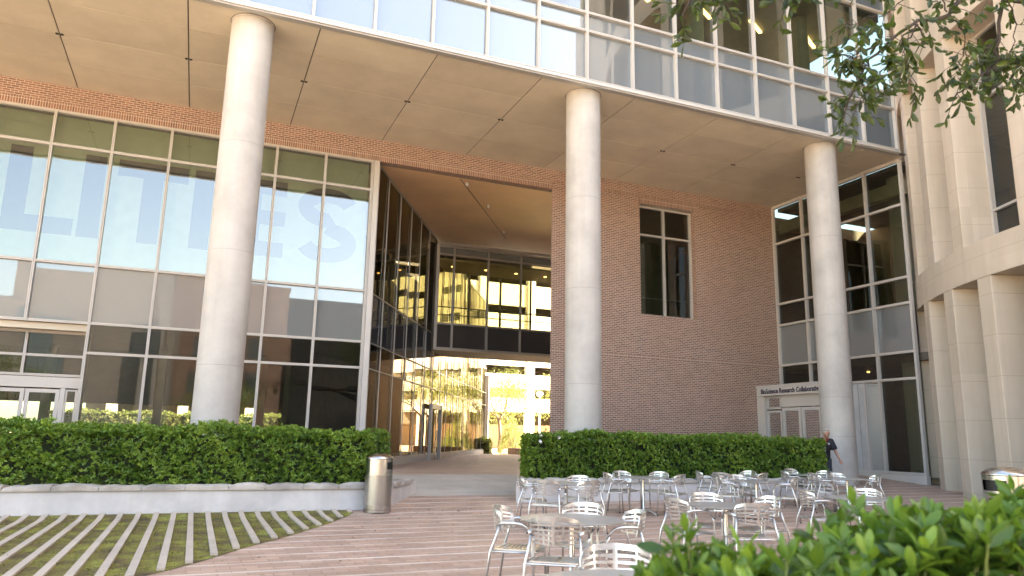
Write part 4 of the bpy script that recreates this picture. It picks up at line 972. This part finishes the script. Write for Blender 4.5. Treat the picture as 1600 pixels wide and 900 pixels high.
CH = [  # table, back x, back y, label
    ('near', 2.54, 4.30, 'chair at the bottom edge of the photo, only its white slotted back showing'),
    ('front', 2.78, 6.98, 'chair on the left side of the nearest full table, seen from behind its left arm'),
    ('front', 2.84, 5.86, 'chair on the camera side of the nearest full table, its slotted back to the camera'),
    ('front', 3.82, 7.15, 'chair beyond the nearest full table, white back facing the camera'),
    ('front', 3.99, 6.22, 'chair on the right side of the nearest full table, seen side on'),
    ('left', 5.25, 12.1, 'leftmost chair of all, beside the path to the passage'),
    ('left', 5.02, 10.85, 'chair on the near left of the second table, its back to the camera'),
    ('left', 5.90, 10.72, 'chair on the near right of the second table, its back to the camera'),
    ('left', 6.55, 12.35, 'chair beyond the second table, only its back showing over the top'),
    ('hedge', 7.75, 13.55, 'chair at the left end of the planter table, turned side on'),
    ('hedge', 8.42, 14.15, 'chair between the planter wall and its left table, facing out'),
    ('hedge', 9.30, 13.80, 'chair at the right of the left planter table, near the wall'),
    ('hedge', 9.12, 12.72, 'chair on the near right of the left planter table'),
    ('back', 10.55, 14.25, 'chair by the planter wall, left of the middle planter table'),
    ('back', 10.60, 13.50, 'chair on the near left of the middle planter table'),
    ('back', 11.75, 13.35, 'chair on the near right of the middle planter table'),
    ('back', 12.05, 14.25, 'chair by the planter wall, right of the middle planter table'),
    ('backright', 13.05, 14.30, 'chair left of the table at the right end of the hedge'),
    ('backright', 13.55, 14.72, 'pale chair tucked between the hedge end and its table'),
    ('backright', 14.45, 14.35, 'chair right of the table at the right end of the hedge'),
    ('midback', 9.62, 12.35, 'chair on the left of the table behind the shrub-side table'),
    ('midback', 10.25, 12.65, 'bright chair beyond the table behind the shrub-side table, facing the camera'),
    ('midback', 10.85, 11.50, 'chair on the near right of the table behind the shrub-side one'),
    ('mid', 5.20, 7.60, 'chair on the left of the shrub-side table, seen side on'),
    ('mid', 6.20, 8.24, 'chair beyond the shrub-side table, white back rim over the top'),
    ('mid', 5.80, 6.70, 'chair on the camera side of the shrub-side table, back half hidden by leaves'),
    ('mid', 6.72, 7.55, 'chair on the right of the shrub-side table'),
    ('right', 12.70, 12.95, 'chair on the left of the farthest right table'),
    ('right', 12.95, 13.35, 'chair on the planter side of the farthest right table'),
    ('right', 14.02, 12.40, 'bright chair on the right of the farthest right table, apart from the others'),
    ('right', 13.70, 13.30, 'chair beyond the farthest right table, nearest the big column'),
    ('rightnear', 8.10, 8.55, 'chair left of the table half hidden by the shrub'),
    ('rightnear', 9.45, 8.60, 'chair right of the table half hidden by the shrub, glimpsed between leaves'),
]
for k, (t_, x, y, lab) in enumerate(CH):
    tx, ty = TB[t_]; d = Vector((tx-x, ty-y)); L = d.length; d.normalize(); L = min(max(L, .68), 1.0)
    bxy = Vector((tx, ty))-d*L; org = bxy+d*.25; rz = math.atan2(d.y, d.x)-math.pi/2+random.uniform(-.22, .22)
    put('c', org.x, org.y, rz, lab, 'slotted metal chairs around the cafe tables')

# ================================================================== TRASH CANS
def trash_can(x, y, rz, label):
    r = empty('trash_can', (0, 0, 0), label, 'trash can', 'stainless trash cans'); n = 96; H = 1.1; Rr = .265
    m = MB(); m.lathe([(Rr+.004, 0), (Rr+.004, .05), (Rr-.006, .052)], n); o_ = m.build('base_ring', 'steel', r); smooth_angle(o_)
    m = MB(); m.lathe([(Rr-.008, .052), (Rr, .054), (Rr, .13), (Rr-.003, .131)], n, cap=False); o_ = m.build('lower_band', 'steel', r); smooth_angle(o_)
    m = MB(); m.lathe([(Rr-.004, .131), (Rr-.004, .69)], n, cap=False); o_ = m.build('perforated_panel', 'perf', r); smooth_angle(o_)
    def seg(j, i): return not (j == 1 and (i % n) in range(0, 19))
    m = MB(); m.lathe([(Rr, .69), (Rr, .80), (Rr, .93), (Rr, .985), (Rr-.004, .988)], n, cap=False, seg=seg); o_ = m.build('hood', 'steel', r); smooth_angle(o_)
    m = MB(); m.lathe([(Rr+.004, .992), (Rr+.006, 1.0), (Rr-.012, 1.025), (Rr*.75, 1.062), (Rr*.4, 1.09), (.001, H)], n); o_ = m.build('domed_lid', 'steel', r); smooth_angle(o_, 50)
    m = MB(); m.lathe([(Rr-.03, .1), (Rr-.03, .98)], 32); m.build('liner', 'dark', r)
    m = MB(); m.box(.262, .278, -.012, .012, .05, .075); m.build('latch', 'steel', r)
    r.location = (x, y, gz(y)); r.rotation_euler = (0, 0, rz); return r
trash_can(3.38, 14.62, R(-68), 'brushed stainless trash can with domed lid at the end of the left planter')
tc2 = trash_can(10.5, 7.15, R(144), 'brushed stainless trash can with black slot behind the shrub by the round tower')

tc2.scale = (1.1, 1.1, 1.1)
# ================================================================== PERSON
def person():
    r = empty('person', (0, 0, 0), 'grey-haired person in a black polo shirt stepping past the hedge end with one arm out', 'person')
    def remesh(o, vox=.012, sm=3):
        a = o.modifiers.new('remesh', 'REMESH'); a.mode = 'VOXEL'; a.voxel_size = vox; a.use_smooth_shade = True
        b_ = o.modifiers.new('smooth', 'SMOOTH'); b_.factor = .5; b_.iterations = sm
    def ell(m, c, rad, n=16, k=10, tilt=0):
        prof = []; c = Vector(c); vs = []; fs = []
        for j in range(k+1):
            ph = math.pi*j/k
            for i in range(n):
                a = 2*math.pi*i/n; p = Vector((rad[0]*math.sin(ph)*math.cos(a), rad[1]*math.sin(ph)*math.sin(a), rad[2]*math.cos(ph)))
                p = Matrix.Rotation(tilt, 3, 'X') @ p; vs.append(c+p)
        for j in range(k):
            for i in range(n): a, b_ = j*n+i, j*n+(i+1) % n; fs.append((a, a+n, b_+n, b_))
        m.add(vs, fs)
    # local: faces -Y (towards the camera), x to the viewer's right; leaning and looking down to the right
    m = MB()
    hip = Vector((0, .02, .90)); neck = Vector((.05, -.13, 1.40)); head = Vector((.085, -.20, 1.545))
    m.tube([hip+Vector((0, 0, -.08)), hip+Vector((0, 0, .05)), (.015, -.03, 1.10), (.035, -.08, 1.25), (.045, -.10, 1.35), neck], [.12, .15, .135, .155, .13, .055], 16)
    m.tube([neck-Vector((0, -.02, .06)), neck, head], [.06, .055, .055], 12)
    ell(m, head+Vector((0, 0, .015)), (.076, .095, .112), tilt=-.35); ell(m, head+Vector((.02, -.035, -.055)), (.05, .06, .055), tilt=-.3)
    # nose, brow, ears, eye sockets
    m.tube([head+Vector((.028, -.088, .02)), head+Vector((.034, -.118, -.02)), head+Vector((.032, -.095, -.032))], [.010, .015, .012], 8)
    m.tube([head+Vector((-.02, -.088, .035)), head+Vector((.025, -.095, .036)), head+Vector((.062, -.075, .033))], [.009, .010, .009], 8)
    for s_ in (-1, 1): ell(m, head+Vector((s_*.078, .0, -.0)), (.012, .022, .034))
    # arms
    arms = {1: [(.21, -.10, 1.33), (.29, -.12, 1.08), (.38, -.20, .86)], -1: [(-.13, -.08, 1.34), (-.27, -.02, 1.12), (-.25, -.20, .93)]}
    for s_, (sh, el, wr) in arms.items():
        sh, el, wr = map(Vector, (sh, el, wr)); m.tube([Vector((.04, -.09, 1.34)), sh, sh.lerp(el, .5), el, el.lerp(wr, .4), wr], [.09, .066, .05, .042, .040, .027], 12)
        d = (wr-el).normalized(); pm = wr+d*.05; m.tube([wr, wr+d*.03, pm, wr+d*.09], [.027, .034, .038, .034], 10)
        sd_ = d.cross(Vector((0, 1, 0))).normalized()
        for k, (o_, L) in enumerate(((-.028, .062), (-.010, .072), (.009, .068), (.026, .055))):
            b0 = wr+d*.085+sd_*o_; m.tube([b0, b0+d*L*.5+Vector((0, -.008, 0)), b0+d*L*.85+Vector((0, -.028, -.004))], [.0105, .0098, .008], 8)
        tb = wr+d*.03-sd_*.03; m.tube([tb, tb+d*.03-sd_*.02+Vector((0, -.015, 0)), tb+d*.06-sd_*.018+Vector((0, -.03, 0))], [.014, .012, .009], 8)
    for s_, kn, an, to in ((-1, (-.09, -.12, .50), (-.10, .02, .09), (-.12, -.16, .04)), (1, (.12, .02, .48), (.15, .20, .10), (.17, .04, .04))):
        hp = hip+Vector((s_*.09, 0, -.02)); kn, an, to = map(Vector, (kn, an, to)); m.tube([hp, hp.lerp(kn, .5), kn, kn.lerp(an, .35), an], [.10, .08, .058, .056, .038], 12); m.tube([an+Vector((0, .03, -.03)), an.lerp(to, .5), to], [.042, .042, .034], 10)
    body = m.build('body', 'skin', r); remesh(body, .009, 2)
    # shirt
    m = MB(); m.tube([hip+Vector((0, 0, -.10)), hip+Vector((0, 0, .05)), (.015, -.03, 1.10), (.035, -.08, 1.25), (.045, -.10, 1.35), neck-Vector((0, .0, .01))], [.165, .175, .165, .185, .165, .075], 20)
    for s_, (sh, el, wr) in arms.items():
        sh, el = Vector(sh), Vector(el); m.tube([Vector((.04, -.09, 1.33)), sh, sh.lerp(el, .5), sh.lerp(el, .86)], [.115, .088, .078, .082], 16)
    sh_ = m.build('polo_shirt', 'polo', r); remesh(sh_, .014, 3)
    m = MB(); m.tube([neck+Vector((-.07, .0, -.01)), neck+Vector((-.055, -.07, -.01)), neck+Vector((.02, -.10, -.06)), neck+Vector((.075, -.06, .0)), neck+Vector((.07, .03, .02))], [.012, .017, .014, .018, .012], 8); m.build('collar', 'red', r, smooth=True)
    m = MB(); m.tube([neck+Vector((-.04, -.09, -.04)), (.0, -.30, 1.18)], .004, 6); m.box(-.03, .03, -.312, -.305, 1.06, 1.17); m.build('name_badge', 'white', r)
    m = MB(); m.lathe([(.028, 0), (.028, .006)], 16); lo = m.build('chest_emblem', plain('emblem_grey', (.35, .33, .33), .7), r, world=False); lo.location = (.125, -.262, 1.27); lo.rotation_euler = (R(100), 0, R(15))
    m = MB(); h2 = hip+Vector((0, 0, 0))
    m.tube([hip+Vector((0, 0, .02)), hip+Vector((0, 0, -.1))], [.155, .15], 16)
    for s_, kn, an in ((-1, (-.09, -.12, .50), (-.10, .02, .09)), (1, (.12, .02, .48), (.15, .20, .10))):
        hp = hip+Vector((s_*.085, 0, -.03)); kn, an = Vector(kn), Vector(an); m.tube([hp, hp.lerp(kn, .5), kn, kn.lerp(an, .4), an], [.12, .098, .08, .076, .075], 14)
    t_ = m.build('trousers', 'jeans', r); remesh(t_, .016, 3)
    m = MB(); ell(m, head+Vector((-.008, .022, .042)), (.092, .108, .104), tilt=-.45); ell(m, head+Vector((.0, -.05, .095)), (.068, .045, .03), tilt=-.4)
    hr = m.build('hair', 'hair', r); remesh(hr, .008, 1)
    for s_, to in ((-1, (-.12, -.16, .04)), (1, (.17, .04, .04))):
        to = Vector(to); m = MB(); m.tube([to+Vector((-.03*s_*0, .24, .01)), to+Vector((0, .12, .015)), to+Vector((0, 0, 0)), to+Vector((0, -.05, -.004))], [.04, .05, .045, .03], 12); m.build('shoe', 'rubber', r, smooth=True)
    return r
pr = person(); pr.location = (16.60, 16.50, gz(16.45)+.01); pr.rotation_euler = (0, 0, R(-40)); pr.scale = (1.03, 1.03, 1.03)

# ================================================================== TREES
def grow(m, tips, p, d, r, L, depth, rnd, spread=.55, grav=0.0):
    pts = [p]; rs = [r]; n = 4
    for i in range(n):
        d = (d+Vector((rnd.gauss(0, .16), rnd.gauss(0, .16), rnd.gauss(0, .12)+grav))).normalized(); p = p+d*L/n; pts.append(p); rs.append(r*(1-.38*(i+1)/n))
    m.tube(pts, rs, 7 if r > .02 else 5)
    if depth == 0: tips.append((p, d)); return
    for k in range(rnd.choice((2, 3))):
        nd = (d+Vector((rnd.gauss(0, spread), rnd.gauss(0, spread), rnd.gauss(0, spread*.8)))).normalized()
        grow(m, tips, pts[rnd.choice((2, 3, 4))] if k else p, nd, rs[-1]*.8, L*rnd.uniform(.62, .85), depth-1, rnd, spread, grav)
def tree(name, loc, label, th, tr, L, depth, seed, mat, leaf, perTip, rad, barkm='bark', group='trees beyond the passage'):
    rnd = random.Random(seed); e = empty(name, loc, label, 'tree', group); base = Vector(loc)
    m = MB(); tips = []; p = base+Vector((rnd.uniform(-.2, .2), rnd.uniform(-.2, .2), th))
    m.tube([base-Vector((0, 0, .1)), base.lerp(p, .5)+Vector((.08, 0, 0)), p], [tr*1.3, tr*.95, tr*.8], 10); m.build('trunk', barkm, e, smooth=True)
    m = MB()
    for k in range(5):
        a = k*1.26+rnd.uniform(-.3, .3); grow(m, tips, p, Vector((math.cos(a)*.8, math.sin(a)*.8, .75)).normalized(), tr*.55, L, depth, rnd)
    m.build('limbs', barkm, e, smooth=True)
    T = np.array([t_[0] for t_ in tips]); n = len(T)*perTip; PP = np.repeat(T, perTip, 0)+RNG.normal(size=(n, 3))*rad*np.array([1, 1, .7])
    D = unit(RNG.normal(size=(n, 3))+np.array([0, 0, .2])); Ls = RNG.uniform(*leaf, n)
    tone = np.repeat(RNG.uniform(.2, .8, len(T)), perTip)+RNG.normal(size=n)*.15
    leaf_cloud('crown', PP, D, Ls, Ls*.45, tone, mat, e); return e
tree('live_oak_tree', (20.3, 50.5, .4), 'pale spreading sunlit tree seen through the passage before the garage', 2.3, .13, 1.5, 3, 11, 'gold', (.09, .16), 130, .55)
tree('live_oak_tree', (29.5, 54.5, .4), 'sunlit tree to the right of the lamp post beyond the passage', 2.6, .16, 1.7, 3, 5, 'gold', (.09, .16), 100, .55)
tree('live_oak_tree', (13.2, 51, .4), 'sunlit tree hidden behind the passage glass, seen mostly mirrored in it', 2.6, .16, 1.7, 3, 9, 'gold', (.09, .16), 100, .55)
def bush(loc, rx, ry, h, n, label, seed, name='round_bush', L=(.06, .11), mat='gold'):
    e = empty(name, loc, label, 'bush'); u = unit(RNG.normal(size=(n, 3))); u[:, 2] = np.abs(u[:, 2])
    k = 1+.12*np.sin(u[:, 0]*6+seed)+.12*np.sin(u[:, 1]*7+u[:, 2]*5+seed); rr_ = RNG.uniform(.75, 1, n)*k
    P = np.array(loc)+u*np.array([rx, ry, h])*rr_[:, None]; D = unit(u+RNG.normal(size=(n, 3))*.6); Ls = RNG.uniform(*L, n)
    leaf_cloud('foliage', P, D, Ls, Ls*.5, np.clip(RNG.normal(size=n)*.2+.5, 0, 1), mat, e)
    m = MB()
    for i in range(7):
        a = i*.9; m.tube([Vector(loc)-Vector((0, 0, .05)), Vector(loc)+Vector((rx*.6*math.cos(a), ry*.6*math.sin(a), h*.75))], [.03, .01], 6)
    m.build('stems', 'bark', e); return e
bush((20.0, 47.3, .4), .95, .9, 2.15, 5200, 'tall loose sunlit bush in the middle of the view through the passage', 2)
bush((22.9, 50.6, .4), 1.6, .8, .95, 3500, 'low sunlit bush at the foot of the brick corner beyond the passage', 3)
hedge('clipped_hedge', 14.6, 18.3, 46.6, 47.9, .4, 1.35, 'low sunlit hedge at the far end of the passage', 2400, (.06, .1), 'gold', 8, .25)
m = MB(); m.box(19.3, 22.6, 45.2, 46.5, .38, .8); tag(m.build('brick_planter', 'brick', origin=(21, 45.8, .4), bevel=.02), 'low brick planter box in the sun beyond the passage', 'planter')
# lamp post beyond the passage
e = empty('lamp_post', (24.6, 53, .4), 'slim white lamp post beyond the passage, beside the garage pier', 'lamp post')
m = MB(); m.lathe([(.16, .4), (.16, .62), (.08, .68), (.055, 4.6)], 16, (24.6, 53, 0)); m.build('post', 'frame', e, smooth=True)
m = MB(); m.lathe([(.05, 4.6), (.26, 4.75), (.30, 4.9), (.22, 5.0), (.02, 5.05)], 20, (24.6, 53, 0)); m.build('lamp_head', 'frame', e, smooth=True)
# garden behind the pavilion, glimpsed through its ground floor
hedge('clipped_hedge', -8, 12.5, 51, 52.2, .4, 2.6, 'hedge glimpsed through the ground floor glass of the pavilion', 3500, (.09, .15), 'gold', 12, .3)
# trees behind the camera, seen only as reflections
tree('plaza_tree', (-13.5, -20, 0), 'leafy tree on the far side of the plaza, reflected in the entrance glass', 2.6, .18, 1.9, 3, 21, 'oak', (.14, .24), 60, .5, group='trees across the plaza')
tree('plaza_tree', (1.5, -24, 0), 'tree in front of the brick hall, reflected in the glass by the big column', 2.2, .16, 1.6, 3, 23, 'oak', (.14, .24), 60, .5, group='trees across the plaza')

# overhanging oak at the upper right: trunk off to the right, limbs reach into view
def oak():
    rnd = random.Random(5); base = Vector((10.6, .7, 0)); e = empty('oak_tree', base, 'oak whose leafy twigs hang into the upper right corner of the photo', 'tree')
    m = MB(); top = Vector((10.2, 1.0, 4.0)); m.tube([base-Vector((0, 0, .1)), Vector((10.5, .8, 1.9)), top, Vector((10.3, 1.1, 5.5))], [.26, .21, .18, .12], 14); m.build('trunk', 'bark', e, smooth=True)
    def ray(x, y, t_):
        x += 12; y -= 18; d = (rr*(x-800)-uu*(y-450)+fwd*F); d = d/d.dot(fwd); return Vector((0, 0, 1.47))+d*t_
    # twigs as real 3-D curves through points 3.6 to 5.2 m from the lens
    main = [[(1720, -60, 4.6), (1640, 10, 4.5), (1560, 15, 4.4), (1500, 8, 4.35), (1468, 40, 4.3), (1420, 55, 4.2), (1370, 85, 4.1), (1345, 120, 4.05), (1318, 165, 4.0), (1305, 205, 3.95)],
            [(1720, 40, 4.8), (1600, 25, 4.7), (1555, 10, 4.7), (1550, 70, 4.7), (1545, 110, 4.7), (1525, 135, 4.65), (1500, 150, 4.6), (1480, 170, 4.6)],
            [(1720, -90, 4.2), (1500, -110, 4.1), (1300, -90, 4.0), (1200, -60, 3.9), (1090, -45, 3.85), (1068, 10, 3.8), (1058, 45, 3.8)],
            [(1720, 60, 5.0), (1600, 60, 5.0), (1592, 100, 5.0), (1590, 140, 5.0), (1585, 160, 5.0)]]
    limb = MB()
    sub = [[(1500, 8, 4.35), (1440, -10, 4.2), (1400, 15, 4.1), (1370, 40, 4.1), (1330, 50, 4.0), (1300, 55, 3.95)], [(1420, 55, 4.2), (1385, 100, 4.1), (1365, 130, 4.05), (1345, 170, 4.0), (1325, 190, 4.0)], [(1420, 55, 4.2), (1400, 90, 4.2), (1405, 115, 4.2)],
           [(1468, 40, 4.3), (1490, 60, 4.3), (1495, 90, 4.3), (1490, 120, 4.3), (1485, 140, 4.3)], [(1468, 40, 4.3), (1455, 5, 4.3), (1440, -20, 4.3)], [(1525, 135, 4.65), (1550, 125, 4.6), (1575, 110, 4.6)], [(1560, 15, 4.4), (1575, 50, 4.5), (1570, 90, 4.5), (1582, 115, 4.5), (1595, 130, 4.5)],
           [(1300, -90, 4.0), (1230, -20, 3.9), (1225, 10, 3.9), (1235, 15, 3.9)], [(1090, -45, 3.85), (1095, 0, 3.8), (1100, 12, 3.8)], [(1370, 85, 4.1), (1330, 100, 4.0), (1310, 110, 4.0)], [(1345, 120, 4.05), (1325, 105, 4.0), (1305, 102, 4.0)],
           [(1200, -60, 3.9), (1300, -30, 3.9), (1350, -10, 3.9), (1380, 10, 4.0)], [(1550, 70, 4.7), (1535, 90, 4.7), (1525, 100, 4.7)], [(1640, 10, 4.5), (1600, -15, 4.5), (1560, -25, 4.5), (1520, -15, 4.5)], [(1420, 55, 4.2), (1435, 80, 4.2), (1400, 120, 4.2), (1418, 165, 4.2)]]
    leafP = []; leafD = []
    for ln, (lst, r0_, r1_) in enumerate([(l, .022, .003) for l in main]+[(l, .007, .002) for l in sub]):
        pts = [ray(*q_) for q_ in lst]
        fine = []
        for a, b_ in zip(pts[:-1], pts[1:]):
            for k in range(4): fine.append(a.lerp(b_, k/4)+Vector((rnd.gauss(0, .008), rnd.gauss(0, .008), rnd.gauss(0, .008))))
        fine.append(pts[-1]); n = len(fine)
        if ln < 4:
            fine = [top+Vector((0, 0, .5*ln-.6))]+[top.lerp(fine[0], .5)+Vector((0, 0, .15))]+fine; n = len(fine); limb.tube(fine, [.07, .04]+[r0_*.6*(1-i/n)+r1_ for i in range(n-2)], 7)
        else: limb.tube(fine, [r0_*.5*(1-i/n)+r1_*.7 for i in range(n)], 5)
        s0 = 8 if ln < 4 else 3
        for i in range(s0, n):
            fr = i/n
            # side shoots carrying the leaves
            for _ in range((2 if rnd.random() < .45 else 1) if fr > .4 else (1 if rnd.random() < .35 else 0)):
                d = Vector((rnd.gauss(0, 1), rnd.gauss(0, 1), rnd.gauss(-.5, .7))).normalized(); L = rnd.uniform(.05, .20); q0 = fine[i]; q1 = q0+d*L+Vector((0, 0, -.02)); limb.tube([q0, q0.lerp(q1, .5)+Vector((0, 0, .008)), q1], [.0022, .0018, .0012], 4)
                for k in range(rnd.choice((4, 5, 6))):
                    f_ = 1-k*.13*rnd.uniform(.7, 1.3); pp = q0.lerp(q1, max(.1, f_)); leafP.append(tuple(pp)); dd = (d*.8+Vector((rnd.gauss(0, .7), rnd.gauss(0, .7), rnd.gauss(-.55, .45)))).normalized(); leafD.append(tuple(dd))
    limb.build('limbs', 'twig', e, smooth=True)
    P = np.array(leafP); D = unit(np.array(leafD)); n = len(P); Ls = RNG.uniform(.045, .075, n)
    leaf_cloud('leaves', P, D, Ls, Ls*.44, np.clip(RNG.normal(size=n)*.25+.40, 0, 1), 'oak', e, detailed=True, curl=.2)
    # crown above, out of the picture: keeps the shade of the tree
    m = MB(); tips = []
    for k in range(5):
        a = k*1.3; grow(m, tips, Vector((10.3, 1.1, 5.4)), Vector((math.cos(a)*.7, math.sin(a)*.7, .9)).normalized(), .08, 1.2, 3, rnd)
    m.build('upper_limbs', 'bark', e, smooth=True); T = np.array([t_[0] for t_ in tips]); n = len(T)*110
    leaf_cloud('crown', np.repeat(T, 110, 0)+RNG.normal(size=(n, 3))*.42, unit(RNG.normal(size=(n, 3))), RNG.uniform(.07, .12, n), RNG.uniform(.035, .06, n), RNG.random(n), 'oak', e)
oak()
